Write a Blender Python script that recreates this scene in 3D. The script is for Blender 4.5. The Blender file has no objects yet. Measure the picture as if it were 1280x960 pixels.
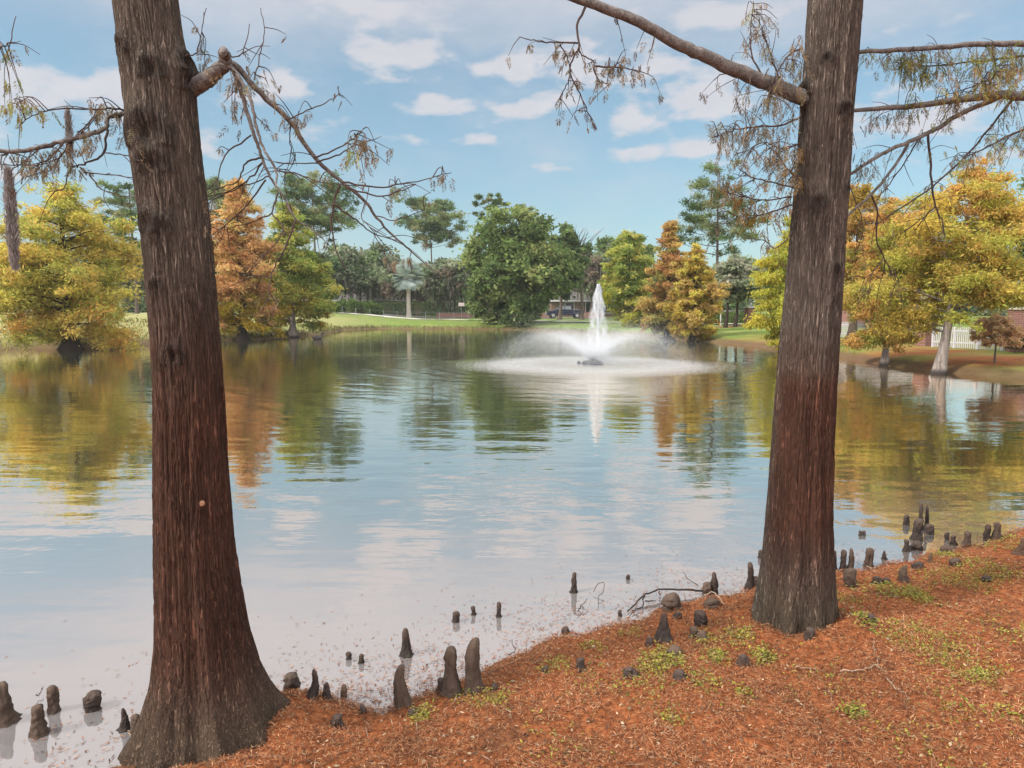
import bpy, bmesh, math, random
import numpy as np
from mathutils import Vector

rng = np.random.default_rng(7)
random.seed(7)
S = bpy.context.scene
COL = S.collection
PI = math.pi

# ------------------------------------------------------------------ camera
F = 900.0
PITCH = math.radians(6.0)
CAM = np.array([0.0, 0.0, 2.2])
FW = np.array([0, math.cos(PITCH), -math.sin(PITCH)])
UP = np.array([0, math.sin(PITCH), math.cos(PITCH)])
RT = np.array([1.0, 0, 0])
def ray(px, py): return FW + (px - 640) / F * RT + (480 - py) / F * UP
def at(px, py, Y):
    d = ray(px, py); return CAM + d * (Y / d[1])
def on(px, py, z=0.0):
    d = ray(px, py); return CAM + d * ((z - CAM[2]) / d[2])

cam = bpy.data.cameras.new('camera'); co = bpy.data.objects.new('camera', cam); COL.objects.link(co)
co.location = CAM; co.rotation_euler = (PI / 2 - PITCH, 0, 0)
cam.sensor_width = 36; cam.lens = 36 * F / 1280; cam.clip_end = 3000; cam.clip_start = 0.05
S.camera = co

# ------------------------------------------------------------------ object helpers
def link(o, parent=None):
    COL.objects.link(o)
    if parent is not None: o.parent = parent
    return o
def tag(o, label=None, cat=None, group=None, kind=None):
    if label: o['label'] = label
    if cat: o['category'] = cat
    if group: o['group'] = group
    if kind: o['kind'] = kind
    return o
def thing(name, label, cat, loc=(0, 0, 0), rz=0.0, group=None):
    o = bpy.data.objects.new(name, None); o.empty_display_size = 0.2; link(o)
    o.location = loc; o.rotation_euler = (0, 0, rz)
    return tag(o, label, cat, group)
def meshobj(name, me, m, parent=None):
    if m is not None: me.materials.append(m)
    return link(bpy.data.objects.new(name, me), parent)
def np_mesh(name, V, Q, col=None, smooth=False, attrs=None):
    V = np.asarray(V, np.float32); Q = np.asarray(Q, np.int32)
    me = bpy.data.meshes.new(name)
    k = Q.shape[1]
    me.vertices.add(len(V)); me.vertices.foreach_set('co', V.ravel())
    me.loops.add(Q.size); me.loops.foreach_set('vertex_index', Q.ravel())
    me.polygons.add(len(Q)); me.polygons.foreach_set('loop_start', np.arange(0, Q.size, k, dtype=np.int32))
    if smooth: me.polygons.foreach_set('use_smooth', np.ones(len(Q), bool))
    at_ = dict(attrs or {})
    if col is not None: at_['col'] = col
    for nm, c in at_.items():
        a = me.attributes.new(nm, 'FLOAT_COLOR', 'POINT')
        c4 = np.ones((len(V), 4), np.float32); c4[:, :3] = c
        a.data.foreach_set('color', c4.ravel())
    me.update(calc_edges=True); me.validate()
    return me
def leaves(name, C, U, W, col, m, parent=None):
    """N rhomboid faces: centre, half-length vector and half-width vector of each"""
    n = len(C)
    V = np.empty((n, 4, 3), np.float32)
    V[:, 0] = C - U; V[:, 1] = C + W - U * 0.1; V[:, 2] = C + U; V[:, 3] = C - W - U * 0.1
    return meshobj(name, np_mesh(name, V.reshape(-1, 3), np.arange(4 * n).reshape(n, 4), np.repeat(col, 4, axis=0)), m, parent)
def strips(name, C, U, W, col, m, parent=None):
    """N plain rectangles"""
    n = len(C)
    V = np.empty((n, 4, 3), np.float32)
    V[:, 0] = C - U - W; V[:, 1] = C + U - W; V[:, 2] = C + U + W; V[:, 3] = C - U + W
    return meshobj(name, np_mesh(name, V.reshape(-1, 3), np.arange(4 * n).reshape(n, 4), np.repeat(col, 4, axis=0)), m, parent)
def unit(a): return a / np.maximum(np.linalg.norm(a, axis=-1, keepdims=True), 1e-9)
def rand_dir(n): return unit(rng.normal(size=(n, 3)))

class MB:
    """collects boxes, tubes and prisms, then links them as one mesh object"""
    def __init__(s): s.v = []; s.f = []
    def add(s, V, Fc):
        b = len(s.v); s.v += [tuple(map(float, p)) for p in V]; s.f += [tuple(int(i) + b for i in f) for f in Fc]; return s
    def box(s, c, d, rz=0.0, taper=1.0):
        x, y, z = [k / 2 for k in d]; ca, sa = math.cos(rz), math.sin(rz); V = []
        for zz in (-z, z):
            t = taper if zz > 0 else 1
            for (a, b) in ((-x, -y), (x, -y), (x, y), (-x, y)):
                a *= t; b *= t
                V.append((c[0] + a * ca - b * sa, c[1] + a * sa + b * ca, c[2] + zz))
        return s.add(V, [(3, 2, 1, 0), (4, 5, 6, 7), (0, 1, 5, 4), (1, 2, 6, 5), (2, 3, 7, 6), (3, 0, 4, 7)])
    def tube(s, P, R, n=7, cap=True):
        V, Fc = tube_geo(P, R, n, cap); return s.add(V, Fc)
    def prism(s, prof, y0, y1):
        """profile in x,z extruded along y"""
        n = len(prof)
        V = [(x, y0, z) for x, z in prof] + [(x, y1, z) for x, z in prof]
        Fc = [tuple(range(n)), tuple(range(2 * n - 1, n - 1, -1))] + [(i, i + n, (i + 1) % n + n, (i + 1) % n) for i in range(n)]
        return s.add(V, Fc)
    def build(s, name, m, parent=None, smooth=False, bevel=0.0):
        me = bpy.data.meshes.new(name); me.from_pydata(s.v, [], s.f); me.update()
        bm = bmesh.new(); bm.from_mesh(me); bmesh.ops.recalc_face_normals(bm, faces=bm.faces)
        if bevel > 0: bmesh.ops.bevel(bm, geom=bm.edges[:], offset=bevel, segments=2, profile=0.6, affect='EDGES')
        bm.to_mesh(me); bm.free()
        if smooth:
            for p in me.polygons: p.use_smooth = True
        return meshobj(name, me, m, parent)
def tube_geo(P, R, n=7, cap=True):
    P = np.asarray(P, float); k = len(P)
    R = np.asarray(R, float) if np.ndim(R) else np.full(k, float(R))
    T = unit(np.gradient(P, axis=0)); V = []; ref = np.array([0.13, 1, 0.21])
    for i in range(k):
        a = np.cross(T[i], ref)
        if np.linalg.norm(a) < 0.1: a = np.cross(T[i], [1, 0, 0.3])
        a = a / np.linalg.norm(a); b = np.cross(T[i], a)
        for j in range(n):
            t = 2 * PI * j / n
            V.append(P[i] + R[i] * (math.cos(t) * a + math.sin(t) * b))
    Fc = [(i * n + j, i * n + (j + 1) % n, (i + 1) * n + (j + 1) % n, (i + 1) * n + j) for i in range(k - 1) for j in range(n)]
    if cap: Fc += [tuple(range(n))[::-1], tuple((k - 1) * n + j for j in range(n))]
    return V, Fc
def smooth_path(P, sub=4):
    """Catmull-Rom through the given points"""
    P = np.asarray(P, float)
    Q = np.vstack([2 * P[0] - P[1], P, 2 * P[-1] - P[-2]]); out = []
    for i in range(1, len(Q) - 2):
        for t in np.linspace(0, 1, sub, endpoint=False):
            p0, p1, p2, p3 = Q[i - 1], Q[i], Q[i + 1], Q[i + 2]
            out.append(0.5 * (2 * p1 + (p2 - p0) * t + (2 * p0 - 5 * p1 + 4 * p2 - p3) * t * t + (3 * p1 - p0 - 3 * p2 + p3) * t ** 3))
    out.append(P[-1]); return np.array(out)
def vnoise(p, seed=0):
    """cheap smooth value noise on an (n,d) array, about -1..1"""
    p = np.asarray(p, float); r = np.random.default_rng(1000 + seed); o = np.zeros(len(p)); a = 1.0; f = 1.0
    for k in range(3):
        for j in range(3):
            w = r.normal(size=p.shape[1]); ph = r.uniform(0, 6.3); w2 = r.normal(size=p.shape[1])
            o += a * np.sin(f * (p @ w) * 1.7 + ph + 1.3 * np.sin(f * (p @ w2)))
        a *= 0.5; f *= 2.1
    return o / 3.2

# ------------------------------------------------------------------ node helpers
class NT:
    def __init__(s, nt): s.t = nt; nt.nodes.clear()
    def n(s, typ, props=None, **inp):
        nd = s.t.nodes.new('ShaderNode' + typ)
        for k, v in (props or {}).items(): setattr(nd, k, v)
        for k, v in inp.items():
            key = k.replace('_', ' ')
            sock = nd.inputs[int(k[1:])] if (k[0] == 'i' and k[1:].isdigit()) else nd.inputs[key]
            s.set(sock, v)
        return nd
    def set(s, sock, v):
        if isinstance(v, bpy.types.NodeSocket): s.t.links.new(v, sock)
        elif isinstance(v, bpy.types.Node): s.t.links.new(v.outputs[0], sock)
        else:
            if hasattr(sock.default_value, '__len__') and hasattr(v, '__len__') and len(sock.default_value) == 4 and len(v) == 3: v = (*v, 1)
            sock.default_value = v
    def math(s, op, a, b=None, c=None, clamp=False):
        nd = s.t.nodes.new('ShaderNodeMath'); nd.operation = op; nd.use_clamp = clamp
        for i, v in enumerate((a, b, c)):
            if v is not None: s.set(nd.inputs[i], v)
        return nd.outputs[0]
    def mix(s, fac, a, b, typ='MIX'):
        nd = s.t.nodes.new('ShaderNodeMix'); nd.data_type = 'RGBA'; nd.blend_type = typ
        s.set(nd.inputs[0], fac); s.set(nd.inputs[6], a); s.set(nd.inputs[7], b); return nd.outputs[2]
    def step(s, v, lo, hi, a=0.0, b=1.0):
        nd = s.t.nodes.new('ShaderNodeMapRange'); nd.interpolation_type = 'SMOOTHSTEP'
        for i, q in enumerate((v, lo, hi, a, b)): s.set(nd.inputs[i], q)
        return nd.outputs[0]
    def noise(s, vec, scale, detail=4, rough=0.55, dist=0.0):
        nd = s.n('TexNoise', Scale=scale, Detail=detail, Roughness=rough, Distortion=dist)
        if vec is not None: s.set(nd.inputs['Vector'], vec)
        return nd
    def scaled(s, vec, sc, loc=(0, 0, 0)):
        nd = s.n('Mapping'); s.set(nd.inputs[0], vec); nd.inputs['Scale'].default_value = sc; nd.inputs['Location'].default_value = loc; return nd.outputs[0]
    def ramp(s, fac, stops):
        nd = s.t.nodes.new('ShaderNodeValToRGB'); cr = nd.color_ramp
        while len(cr.elements) < len(stops): cr.elements.new(0.5)
        for e, (p, c) in zip(cr.elements, stops): e.position = p; e.color = (*c, 1)
        s.set(nd.inputs[0], fac); return nd.outputs[0]
def mat(name, fn):
    m = bpy.data.materials.new(name); m.use_nodes = True; t = NT(m.node_tree)
    out = t.n('OutputMaterial'); sh = fn(t); t.set(out.inputs[0], sh); return m
def plain(name, c, rough=0.6, metal=0.0, var=0.25, scale=8.0, bump=0.0, spec=0.4):
    def fn(t):
        tc = t.n('TexCoord').outputs['Object']
        nz = t.noise(tc, scale, 5)
        col = t.mix(nz.outputs[0], tuple(k * (1 - var) for k in c), tuple(min(1, k * (1 + var)) for k in c))
        p = t.n('BsdfPrincipled', Base_Color=col, Roughness=rough, Metallic=metal)
        p.inputs['Specular IOR Level'].default_value = spec
        if bump: t.set(p.inputs['Normal'], t.n('Bump', Height=nz.outputs[0], Strength=0.8, Distance=bump))
        return p
    return mat(name, fn)

def leaf_fn(trans, rough=0.6):
    def fn(t):
        c = t.n('Attribute', {'attribute_name': 'col'}).outputs['Color']
        d = t.n('BsdfDiffuse', Color=c, Roughness=0.5); tr = t.n('BsdfTranslucent', Color=c)
        return t.n('MixShader', i0=trans, i1=d, i2=tr)
    return fn
M_leaf = mat('foliage', leaf_fn(0.5))
M_needle = mat('dry_needles', leaf_fn(0.15))

def bark_fn(top, low, foot, zr, streak=78.0, deep=0.024):
    """fibrous furrowed bark: grey above, red-brown weathered band below, dull foot; attribute 'scar' holds knots and lichen"""
    def fn(t):
        tc = t.n('TexCoord').outputs['Object']
        big = t.noise(tc, 1.3, 3)
        v1 = t.scaled(tc, (streak, streak, 4.6)); v2 = t.scaled(tc, (streak * 2.4, streak * 2.4, 9))
        n1 = t.noise(v1, 1.0, 5, 0.62, 1.3); n2 = t.noise(v2, 1.0, 4, 0.6)
        furrow = t.step(t.math('ABSOLUTE', t.math('SUBTRACT', n1.outputs[0], 0.5)), 0.0, 0.14)
        z = t.n('SeparateXYZ', Vector=tc).outputs[2]
        zz = t.math('ADD', z, t.math('MULTIPLY', t.math('SUBTRACT', big.outputs[0], 0.5), 0.9))
        red = t.math('MULTIPLY', t.step(zz, zr[0], zr[1], 1.0, 0.0), t.step(z, zr[2], zr[3]))
        base = t.mix(t.step(z, 0.1, 0.75), foot, top)
        base = t.mix(red, base, low)
        sc = t.n('SeparateColor', Color=t.n('Attribute', {'attribute_name': 'scar'}).outputs['Color'])
        base = t.mix(t.math('MULTIPLY', sc.outputs[1], t.step(n2.outputs[0], 0.35, 0.6)), base, (0.34, 0.30, 0.25))
        base = t.mix(t.math('MULTIPLY', sc.outputs[0], 0.75), base, (0.035, 0.024, 0.02))
        base = t.mix(t.math('MULTIPLY', t.step(n2.outputs[0], 0.42, 0.75), 0.15), base, t.mix(0.5, base, (0.30, 0.25, 0.21)))
        base = t.mix(t.math('MULTIPLY', t.step(furrow, 0.75, 0.0), 0.60), base, (0.022, 0.013, 0.01))
        patch = t.noise(t.scaled(tc, (7, 7, 2)), 1.0, 4)
        base = t.mix(t.step(patch.outputs[0], 0.62, 0.35, 0.0, 0.55), base, t.mix(0.55, base, (0.02, 0.013, 0.010)))
        h = t.math('ADD', t.math('MULTIPLY', furrow, 0.7), t.math('MULTIPLY', n2.outputs[0], 0.4))
        b = t.n('Bump', Height=h, Strength=1.0, Distance=deep)
        p = t.n('BsdfPrincipled', Base_Color=base, Roughness=0.9, Normal=b)
        p.inputs['Specular IOR Level'].default_value = 0.2
        return p
    return fn
M_barkL = mat('cypress_bark_near', bark_fn((0.29, 0.225, 0.178), (0.175, 0.074, 0.046), (0.215, 0.148, 0.100), (1.7, 2.6, 0.08, 0.6)))
M_barkR = mat('cypress_bark_grey', bark_fn((0.28, 0.215, 0.175), (0.180, 0.074, 0.046), (0.190, 0.138, 0.090), (1.75, 2.1, 0.22, 0.9)))
def limb_fn(t):
    tc = t.n('TexCoord').outputs['Object']
    n1 = t.noise(tc, 22, 5, 0.65); n2 = t.noise(tc, 95, 4, 0.65)
    c = t.ramp(t.math('ADD', t.math('MULTIPLY', n1.outputs[0], 0.5), t.math('MULTIPLY', n2.outputs[0], 0.5)), [(0.32, (0.05, 0.041, 0.037)), (0.5, (0.14, 0.122, 0.112)), (0.68, (0.28, 0.255, 0.235))])
    p = t.n('BsdfPrincipled', Base_Color=c, Roughness=0.9, Normal=t.n('Bump', Height=t.math('ADD', n1.outputs[0], n2.outputs[0]), Strength=0.8, Distance=0.006))
    p.inputs['Specular IOR Level'].default_value = 0.15
    return p
M_branch = mat('branch_bark', limb_fn)
M_twig = plain('twig_bark', (0.075, 0.052, 0.046), 0.9, var=0.4, scale=40, spec=0.1)
M_trunkfar = plain('far_trunk_bark', (0.105, 0.080, 0.064), 0.9, var=0.5, scale=9, bump=0.03, spec=0.1)
def pale_fn(t):
    tc = t.n('TexCoord').outputs['Object']; n1 = t.noise(t.scaled(tc, (14, 14, 1.2)), 1.0, 5, 0.65)
    c = t.ramp(n1.outputs[0], [(0.3, (0.06, 0.045, 0.038)), (0.5, (0.25, 0.205, 0.18)), (0.7, (0.40, 0.34, 0.30))])
    c = t.mix(t.step(t.n('SeparateXYZ', Vector=tc).outputs[2], 0.25, 0.05), c, (0.03, 0.022, 0.02))
    return t.n('BsdfPrincipled', Base_Color=c, Roughness=0.9, Normal=t.n('Bump', Height=n1.outputs[0], Strength=1.0, Distance=0.05))
M_trunkgrey = mat('pale_cypress_bark', pale_fn)
M_trunkdark = plain('wet_dark_bark', (0.045, 0.034, 0.028), 0.9, var=0.4, scale=6, bump=0.03, spec=0.1)
def knee_fn(c, tip):
    def fn(t):
        tc = t.n('TexCoord').outputs['Object']
        n1 = t.noise(t.scaled(tc, (60, 60, 14)), 1.0, 5); n2 = t.noise(tc, 18, 4)
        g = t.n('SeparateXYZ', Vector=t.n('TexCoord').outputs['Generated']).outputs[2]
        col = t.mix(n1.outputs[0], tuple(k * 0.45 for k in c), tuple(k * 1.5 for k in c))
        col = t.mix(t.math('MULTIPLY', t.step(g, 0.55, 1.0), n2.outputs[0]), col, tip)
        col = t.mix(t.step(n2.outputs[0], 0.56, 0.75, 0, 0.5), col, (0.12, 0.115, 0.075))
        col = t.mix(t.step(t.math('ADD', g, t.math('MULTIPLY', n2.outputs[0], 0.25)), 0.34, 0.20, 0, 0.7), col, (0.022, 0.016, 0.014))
        h = t.math('ADD', n1.outputs[0], n2.outputs[0])
        p = t.n('BsdfPrincipled', Base_Color=col, Roughness=0.85, Normal=t.n('Bump', Height=h, Strength=0.9, Distance=0.012))
        p.inputs['Specular IOR Level'].default_value = 0.2
        return p
    return fn
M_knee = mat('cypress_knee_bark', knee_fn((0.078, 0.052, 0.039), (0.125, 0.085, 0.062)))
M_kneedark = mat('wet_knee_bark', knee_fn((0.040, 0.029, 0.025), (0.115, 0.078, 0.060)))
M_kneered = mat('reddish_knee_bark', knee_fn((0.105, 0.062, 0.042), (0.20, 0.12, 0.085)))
M_moss = mat('grey_moss', leaf_fn(0.25))

def brick_fn(t):
    tc = t.n('TexCoord').outputs['Object']
    s = t.n('SeparateXYZ', Vector=tc)
    v = t.n('CombineXYZ', i0=t.math('ADD', s.outputs[0], s.outputs[1]), i1=s.outputs[2])
    b = t.n('TexBrick', Vector=v.outputs[0], Color1=(0.25, 0.095, 0.068), Color2=(0.18, 0.07, 0.052), Mortar=(0.33, 0.29, 0.25), Scale=1.0)
    b.inputs['Brick Width'].default_value = 0.22; b.inputs['Row Height'].default_value = 0.075; b.inputs['Mortar Size'].default_value = 0.007
    nz = t.noise(tc, 3, 4)
    col = t.mix(t.math('MULTIPLY', nz.outputs[0], 0.5), b.outputs[0], (0.13, 0.05, 0.04))
    return t.n('BsdfPrincipled', Base_Color=col, Roughness=0.9)
M_brick = mat('red_brick', brick_fn)
M_white = plain('white_paint', (0.66, 0.65, 0.66), 0.5, var=0.08)
M_fence = plain('shaded_white_paint', (0.48, 0.47, 0.49), 0.6, var=0.2)  # white paint dimmed: the fence's partial shade is put into the colour
M_cap = plain('cast_stone', (0.62, 0.59, 0.54), 0.7, var=0.15)
M_blackmetal = plain('black_metal', (0.02, 0.02, 0.022), 0.45, var=0.2)
M_wire = plain('galvanised_wire', (0.30, 0.30, 0.29), 0.5, 0.4, var=0.2)
M_conc = plain('concrete', (0.50, 0.47, 0.41), 0.85, var=0.18, scale=3)
M_asph = plain('asphalt', (0.075, 0.073, 0.072), 0.9, var=0.3, scale=20)
M_roof = plain('roof_shingle', (0.10, 0.09, 0.085), 0.9, var=0.3, scale=6)
M_glass = plain('dark_glass', (0.02, 0.025, 0.03), 0.08, var=0.1, spec=0.8)
M_navy = plain('dark_blue_car_paint', (0.012, 0.016, 0.04), 0.18, var=0.1, spec=0.7)
M_tyre = plain('tyre_rubber', (0.015, 0.015, 0.015), 0.8)
M_rim = plain('wheel_rim', (0.45, 0.45, 0.46), 0.3, 0.8, var=0.1)
M_lamp = plain('lamp_lens', (0.75, 0.62, 0.58), 0.2, var=0.1)
M_stucco = plain('shaded_tan_stucco', (0.15, 0.095, 0.07), 0.9, var=0.15)  # tan wall colour darkened to brown so the house sits in shade

# ------------------------------------------------------------------ pond outline
near_px = [(-420, 1240), (-150, 1090), (60, 1030), (190, 975), (290, 912), (345, 876), (400, 871), (445, 884), (478, 893), (520, 872), (560, 858),
           (620, 838), (668, 815), (700, 797), (748, 783), (805, 775), (850, 757), (905, 747), (940, 737), (1000, 722), (1050, 716), (1090, 712),
           (1120, 702), (1150, 694), (1180, 690), (1215, 683), (1255, 671), (1290, 655), (1390, 622), (1520, 585), (1680, 545), (1660, 510), (1500, 490)]
far_px = [(1380, 481), (1280, 474.5), (1180, 466), (1105, 457), (1045, 447), (990, 440), (940, 433), (870, 426), (800, 420), (720, 416), (660, 412.5), (560, 411.5),
          (470, 411.0), (430, 412.5), (408, 417), (366, 421.5), (330, 424), (290, 425.5), (240, 428), (190, 430.5), (140, 434), (92, 437), (40, 435), (-40, 437), (-260, 446)]
shore = [on(*p)[:2] for p in near_px] + [on(*p)[:2] for p in far_px] + [np.array(p, float) for p in ((-40, 22), (-32, 8), (-16, 1.5), (-7, 0.6))]
shore = np.array(shore)
def sdist(P):
    """signed distance to the shoreline: negative in the water"""
    P = np.asarray(P, float); A = shore; B = np.roll(shore, -1, 0)
    best = np.full(len(P), 1e9); inside = np.zeros(len(P), bool)
    for a, b in zip(A, B):
        ab = b - a; t = np.clip(((P - a) @ ab) / (ab @ ab), 0, 1)
        best = np.minimum(best, np.linalg.norm(P - (a + t[:, None] * ab), axis=1))
        c = (a[1] > P[:, 1]) != (b[1] > P[:, 1])
        with np.errstate(divide='ignore', invalid='ignore'):
            xi = (b[0] - a[0]) * (P[:, 1] - a[1]) / (b[1] - a[1]) + a[0]
        inside ^= c & (P[:, 0] < xi)
    return np.where(inside, -best, best)
def sst(x, a, b):
    t = np.clip((x - a) / (b - a), 0, 1); return t * t * (3 - 2 * t)
def height(P, fine=True):
    P = np.asarray(P, float); x, y = P[:, 0], P[:, 1]
    sd = sdist(P)
    nz = vnoise(P * 1.4, 3)
    sdw = sd + 0.06 * nz * sst(y, 0, 6) + (0.04 * vnoise(P * 6, 4) if fine else 0)
    near = 1 - sst(y, 11, 18)
    hn = np.where(sdw > 0, 0.012 + 0.10 * (1 - np.exp(-sdw * 1.3)) + 0.075 * np.minimum(sdw, 6), 0.35 * sdw)
    left = sst(-x, 10, 24) * (1 - sst(y, 90, 140)); right = sst(x, 6, 13)
    plateau = 0.78 + 0.85 * left - 0.22 * right * (1 - sst(y, 40, 60))
    edge = 0.26 * (1 - np.exp(-np.maximum(sdw, 0) * 3.0))
    hf = np.where(sdw > 0, edge + (plateau - 0.26) * (1 - np.exp(-np.maximum(sdw, 0) / 5.0)), 0.3 * sdw)
    h = np.maximum(hn * near + hf * (1 - near), -1.2)
    for (tx, ty, tr_) in ((at(262, 925, 3.42)[0], 3.42, .42), (at(993, 790, 4.52)[0], 4.52, .32)):
        dd = np.hypot(x - tx, y - ty); h = h + np.where(sdw > -.1, 0.07 * np.exp(-((dd - tr_) / 0.16) ** 2) * (1 + .6 * vnoise(P * 4, 17)), 0)
    if fine:
        h = h + np.where(sdw > 0, near * (0.012 * vnoise(P * 5, 5) + 0.006 * vnoise(P * 17, 6)) * sst(sdw, 0, 0.4), 0)
        h = h + np.where(sdw > 1, (1 - near) * 0.05 * vnoise(P * 0.5, 8), 0)
    return h
def gz(x, y): return float(height(np.array([[x, y]]), True)[0])
def on_ground(px, py):
    z = 0.0
    for _ in range(14): z = 0.5 * z + 0.5 * max(gz(*on(px, py, z)[:2]), 0.0)
    return on(px, py, z)

# ground: one polar sheet, fine near the camera
rad = [0.0, 0.4]
while rad[-1] < 900: rad.append(rad[-1] * (1.0125 if rad[-1] < 140 else 1.06) + 0.004)
rad = np.array(rad[1:])
front = np.linspace(-math.radians(44), math.radians(44), 460); back = np.linspace(math.radians(44), math.radians(316), 150)[1:-1]
ang = np.concatenate([front, back]); nr, na = len(rad), len(ang)
GX = np.outer(rad, np.sin(ang)).ravel(); GY = np.outer(rad, np.cos(ang)).ravel(); GP = np.stack([GX, GY], 1)
GZ = height(GP); gsd = sdist(GP)
GZ[np.hypot(GX, GY) > 160] -= 0.0
i, j = np.meshgrid(np.arange(nr - 1), np.arange(na), indexing='ij'); j2 = (j + 1) % na
GQ = np.stack([i * na + j, i * na + j2, (i + 1) * na + j2, (i + 1) * na + j], -1).reshape(-1, 4)
GQ = GQ[:, ::-1]
nearz = 1 - sst(GY, 10, 16)
rightlit = sst(GX, 9, 12) * (1 - sst(GY, 36, 52)) * (1 - sst(gsd, 3.0, 8.0) * 0.7)
litter = np.clip(np.maximum(nearz, rightlit * (0.52 + 0.6 * vnoise(GP * 0.45, 11))), 0, 1)
soil = np.clip((1 - sst(gsd, 0.25, 0.9)) * (1 - nearz) + (1 - sst(gsd, 0.0, 0.12)) * 0.7 * nearz, 0, 1)
dry = sst(-GX, 12, 22) * sst(GY, 20, 30) * (1 - sst(GY, 75, 95))
bed = np.exp(-(((GX - 19.0) / 3.2) ** 2 + ((GY - 60.5) / 2.0) ** 2) ** 2)
def ground_fn(t):
    tc = t.n('TexCoord').outputs['Object']
    z = t.n('SeparateColor', Color=t.n('Attribute', {'attribute_name': 'zone'}).outputs['Color'])
    z2 = t.n('SeparateColor', Color=t.n('Attribute', {'attribute_name': 'zone_extra'}).outputs['Color'])
    fine = t.noise(tc, 26, 6, 0.65); mid = t.noise(tc, 3.0, 5); big = t.noise(tc, 0.35, 4); spk = t.noise(tc, 70, 4, 0.7)
    lit = t.ramp(fine.outputs[0], [(0.25, (0.07, 0.026, 0.012)), (0.45, (0.21, 0.066, 0.025)), (0.6, (0.34, 0.115, 0.042)), (0.8, (0.42, 0.18, 0.075))])
    lit = t.mix(t.step(spk.outputs[0], 0.58, 0.72, 0, 0.5), lit, (0.40, 0.21, 0.10))
    lit = t.mix(t.step(mid.outputs[0], 0.54, 0.66, 0, 0.6), lit, (0.075, 0.042, 0.026))
    gr = t.ramp(mid.outputs[0], [(0.3, (0.085, 0.135, 0.030)), (0.55, (0.14, 0.20, 0.042)), (0.75, (0.22, 0.25, 0.065))])
    gr = t.mix(t.step(big.outputs[0], 0.45, 0.7, 0, 0.6), gr, (0.24, 0.24, 0.075))
    gr = t.mix(t.math('MULTIPLY', z2.outputs[0], 0.75), gr, t.mix(fine.outputs[0], (0.22, 0.20, 0.09), (0.42, 0.36, 0.18)))
    gr = t.mix(z2.outputs[1], gr, t.mix(fine.outputs[0], (0.16, 0.055, 0.035), (0.28, 0.11, 0.075)))
    c = t.mix(z.outputs[0], gr, lit)
    c = t.mix(t.math('MULTIPLY', z.outputs[1], 0.85), c, t.mix(mid.outputs[0], (0.06, 0.038, 0.024), (0.17, 0.10, 0.062)))
    h = t.math('ADD', fine.outputs[0], t.math('MULTIPLY', spk.outputs[0], 0.4))
    p = t.n('BsdfPrincipled', Base_Color=c, Roughness=0.95, Normal=t.n('Bump', Height=h, Strength=0.8, Distance=0.02))
    p.inputs['Specular IOR Level'].default_value = 0.1
    return p
g = meshobj('ground', np_mesh('ground', np.stack([GX, GY, GZ], 1), GQ, smooth=True,
            attrs={'zone': np.stack([litter, soil, 0 * soil], 1), 'zone_extra': np.stack([dry, bed, 0 * bed], 1)}), mat('ground_cover_soil', ground_fn))
tag(g, 'pond bank and lawns around the water', kind='structure')

# water
FX, FY = on(741, 455)[:2]
def water_fn(t):
    pos = t.n('NewGeometry').outputs['Position']
    s = t.n('SeparateXYZ', Vector=pos)
    dx = t.math('SUBTRACT', s.outputs[0], FX); dy = t.math('SUBTRACT', s.outputs[1], FY)
    r = t.math('SQRT', t.math('ADD', t.math('MULTIPLY', dx, dx), t.math('MULTIPLY', dy, dy)))
    warp = t.noise(pos, 0.22, 3); warp2 = t.noise(pos, 0.9, 3)
    rr = t.math('ADD', r, t.math('ADD', t.math('MULTIPLY', warp.outputs[0], 3.0), t.math('MULTIPLY', warp2.outputs[0], 0.5)))
    amp = t.math('DIVIDE', 1.0, t.math('ADD', 1.0, t.math('POWER', t.math('DIVIDE', r, 15.0), 2.0)))
    w1 = t.math('MULTIPLY', t.math('SINE', t.math('MULTIPLY', rr, 2 * PI / 0.62)), 0.0016)
    w2 = t.math('MULTIPLY', t.math('SINE', t.math('MULTIPLY', rr, 2 * PI / 1.15)), 0.0042)
    nsm = t.noise(pos, 5.5, 3, 0.5)
    w3 = t.math('MULTIPLY', nsm.outputs[0], 0.0075)
    patch = t.step(t.noise(pos, 0.16, 2).outputs[0], 0.35, 0.65, 0.35, 1.0)
    h = t.math('MULTIPLY', t.math('ADD', t.math('ADD', w1, w2), w3), t.math('MULTIPLY', amp, patch))
    h = t.math('ADD', h, t.math('MULTIPLY', t.noise(t.scaled(pos, (0.4, 1.5, 1)), 1.5, 3, 0.45).outputs[0], 0.0075))
    chop = t.math('MULTIPLY', t.step(r, 6.5, 3.0), t.math('MULTIPLY', t.noise(pos, 9, 4, 0.6).outputs[0], 0.035))
    h = t.math('ADD', h, chop)
    b = t.n('Bump', Height=h, Strength=1.0, Distance=1.0)
    body = t.n('BsdfDiffuse', Color=t.mix(t.step(s.outputs[1], 4.5, 11.0), (0.225, 0.215, 0.215), (0.060, 0.080, 0.058)))  # pale near, dark far: body colour stands in for reflected sky and trees
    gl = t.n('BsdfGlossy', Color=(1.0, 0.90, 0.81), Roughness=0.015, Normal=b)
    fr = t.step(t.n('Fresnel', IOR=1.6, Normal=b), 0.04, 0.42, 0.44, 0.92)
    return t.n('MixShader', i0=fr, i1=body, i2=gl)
wx = np.linspace(-60, 50, 60); wy = np.linspace(-8, 100, 60)
WX, WY = np.meshgrid(wx, wy)
i, j = np.meshgrid(np.arange(59), np.arange(59), indexing='ij')
WQ = np.stack([i * 60 + j, i * 60 + j + 1, (i + 1) * 60 + j + 1, (i + 1) * 60 + j], -1).reshape(-1, 4)
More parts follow.
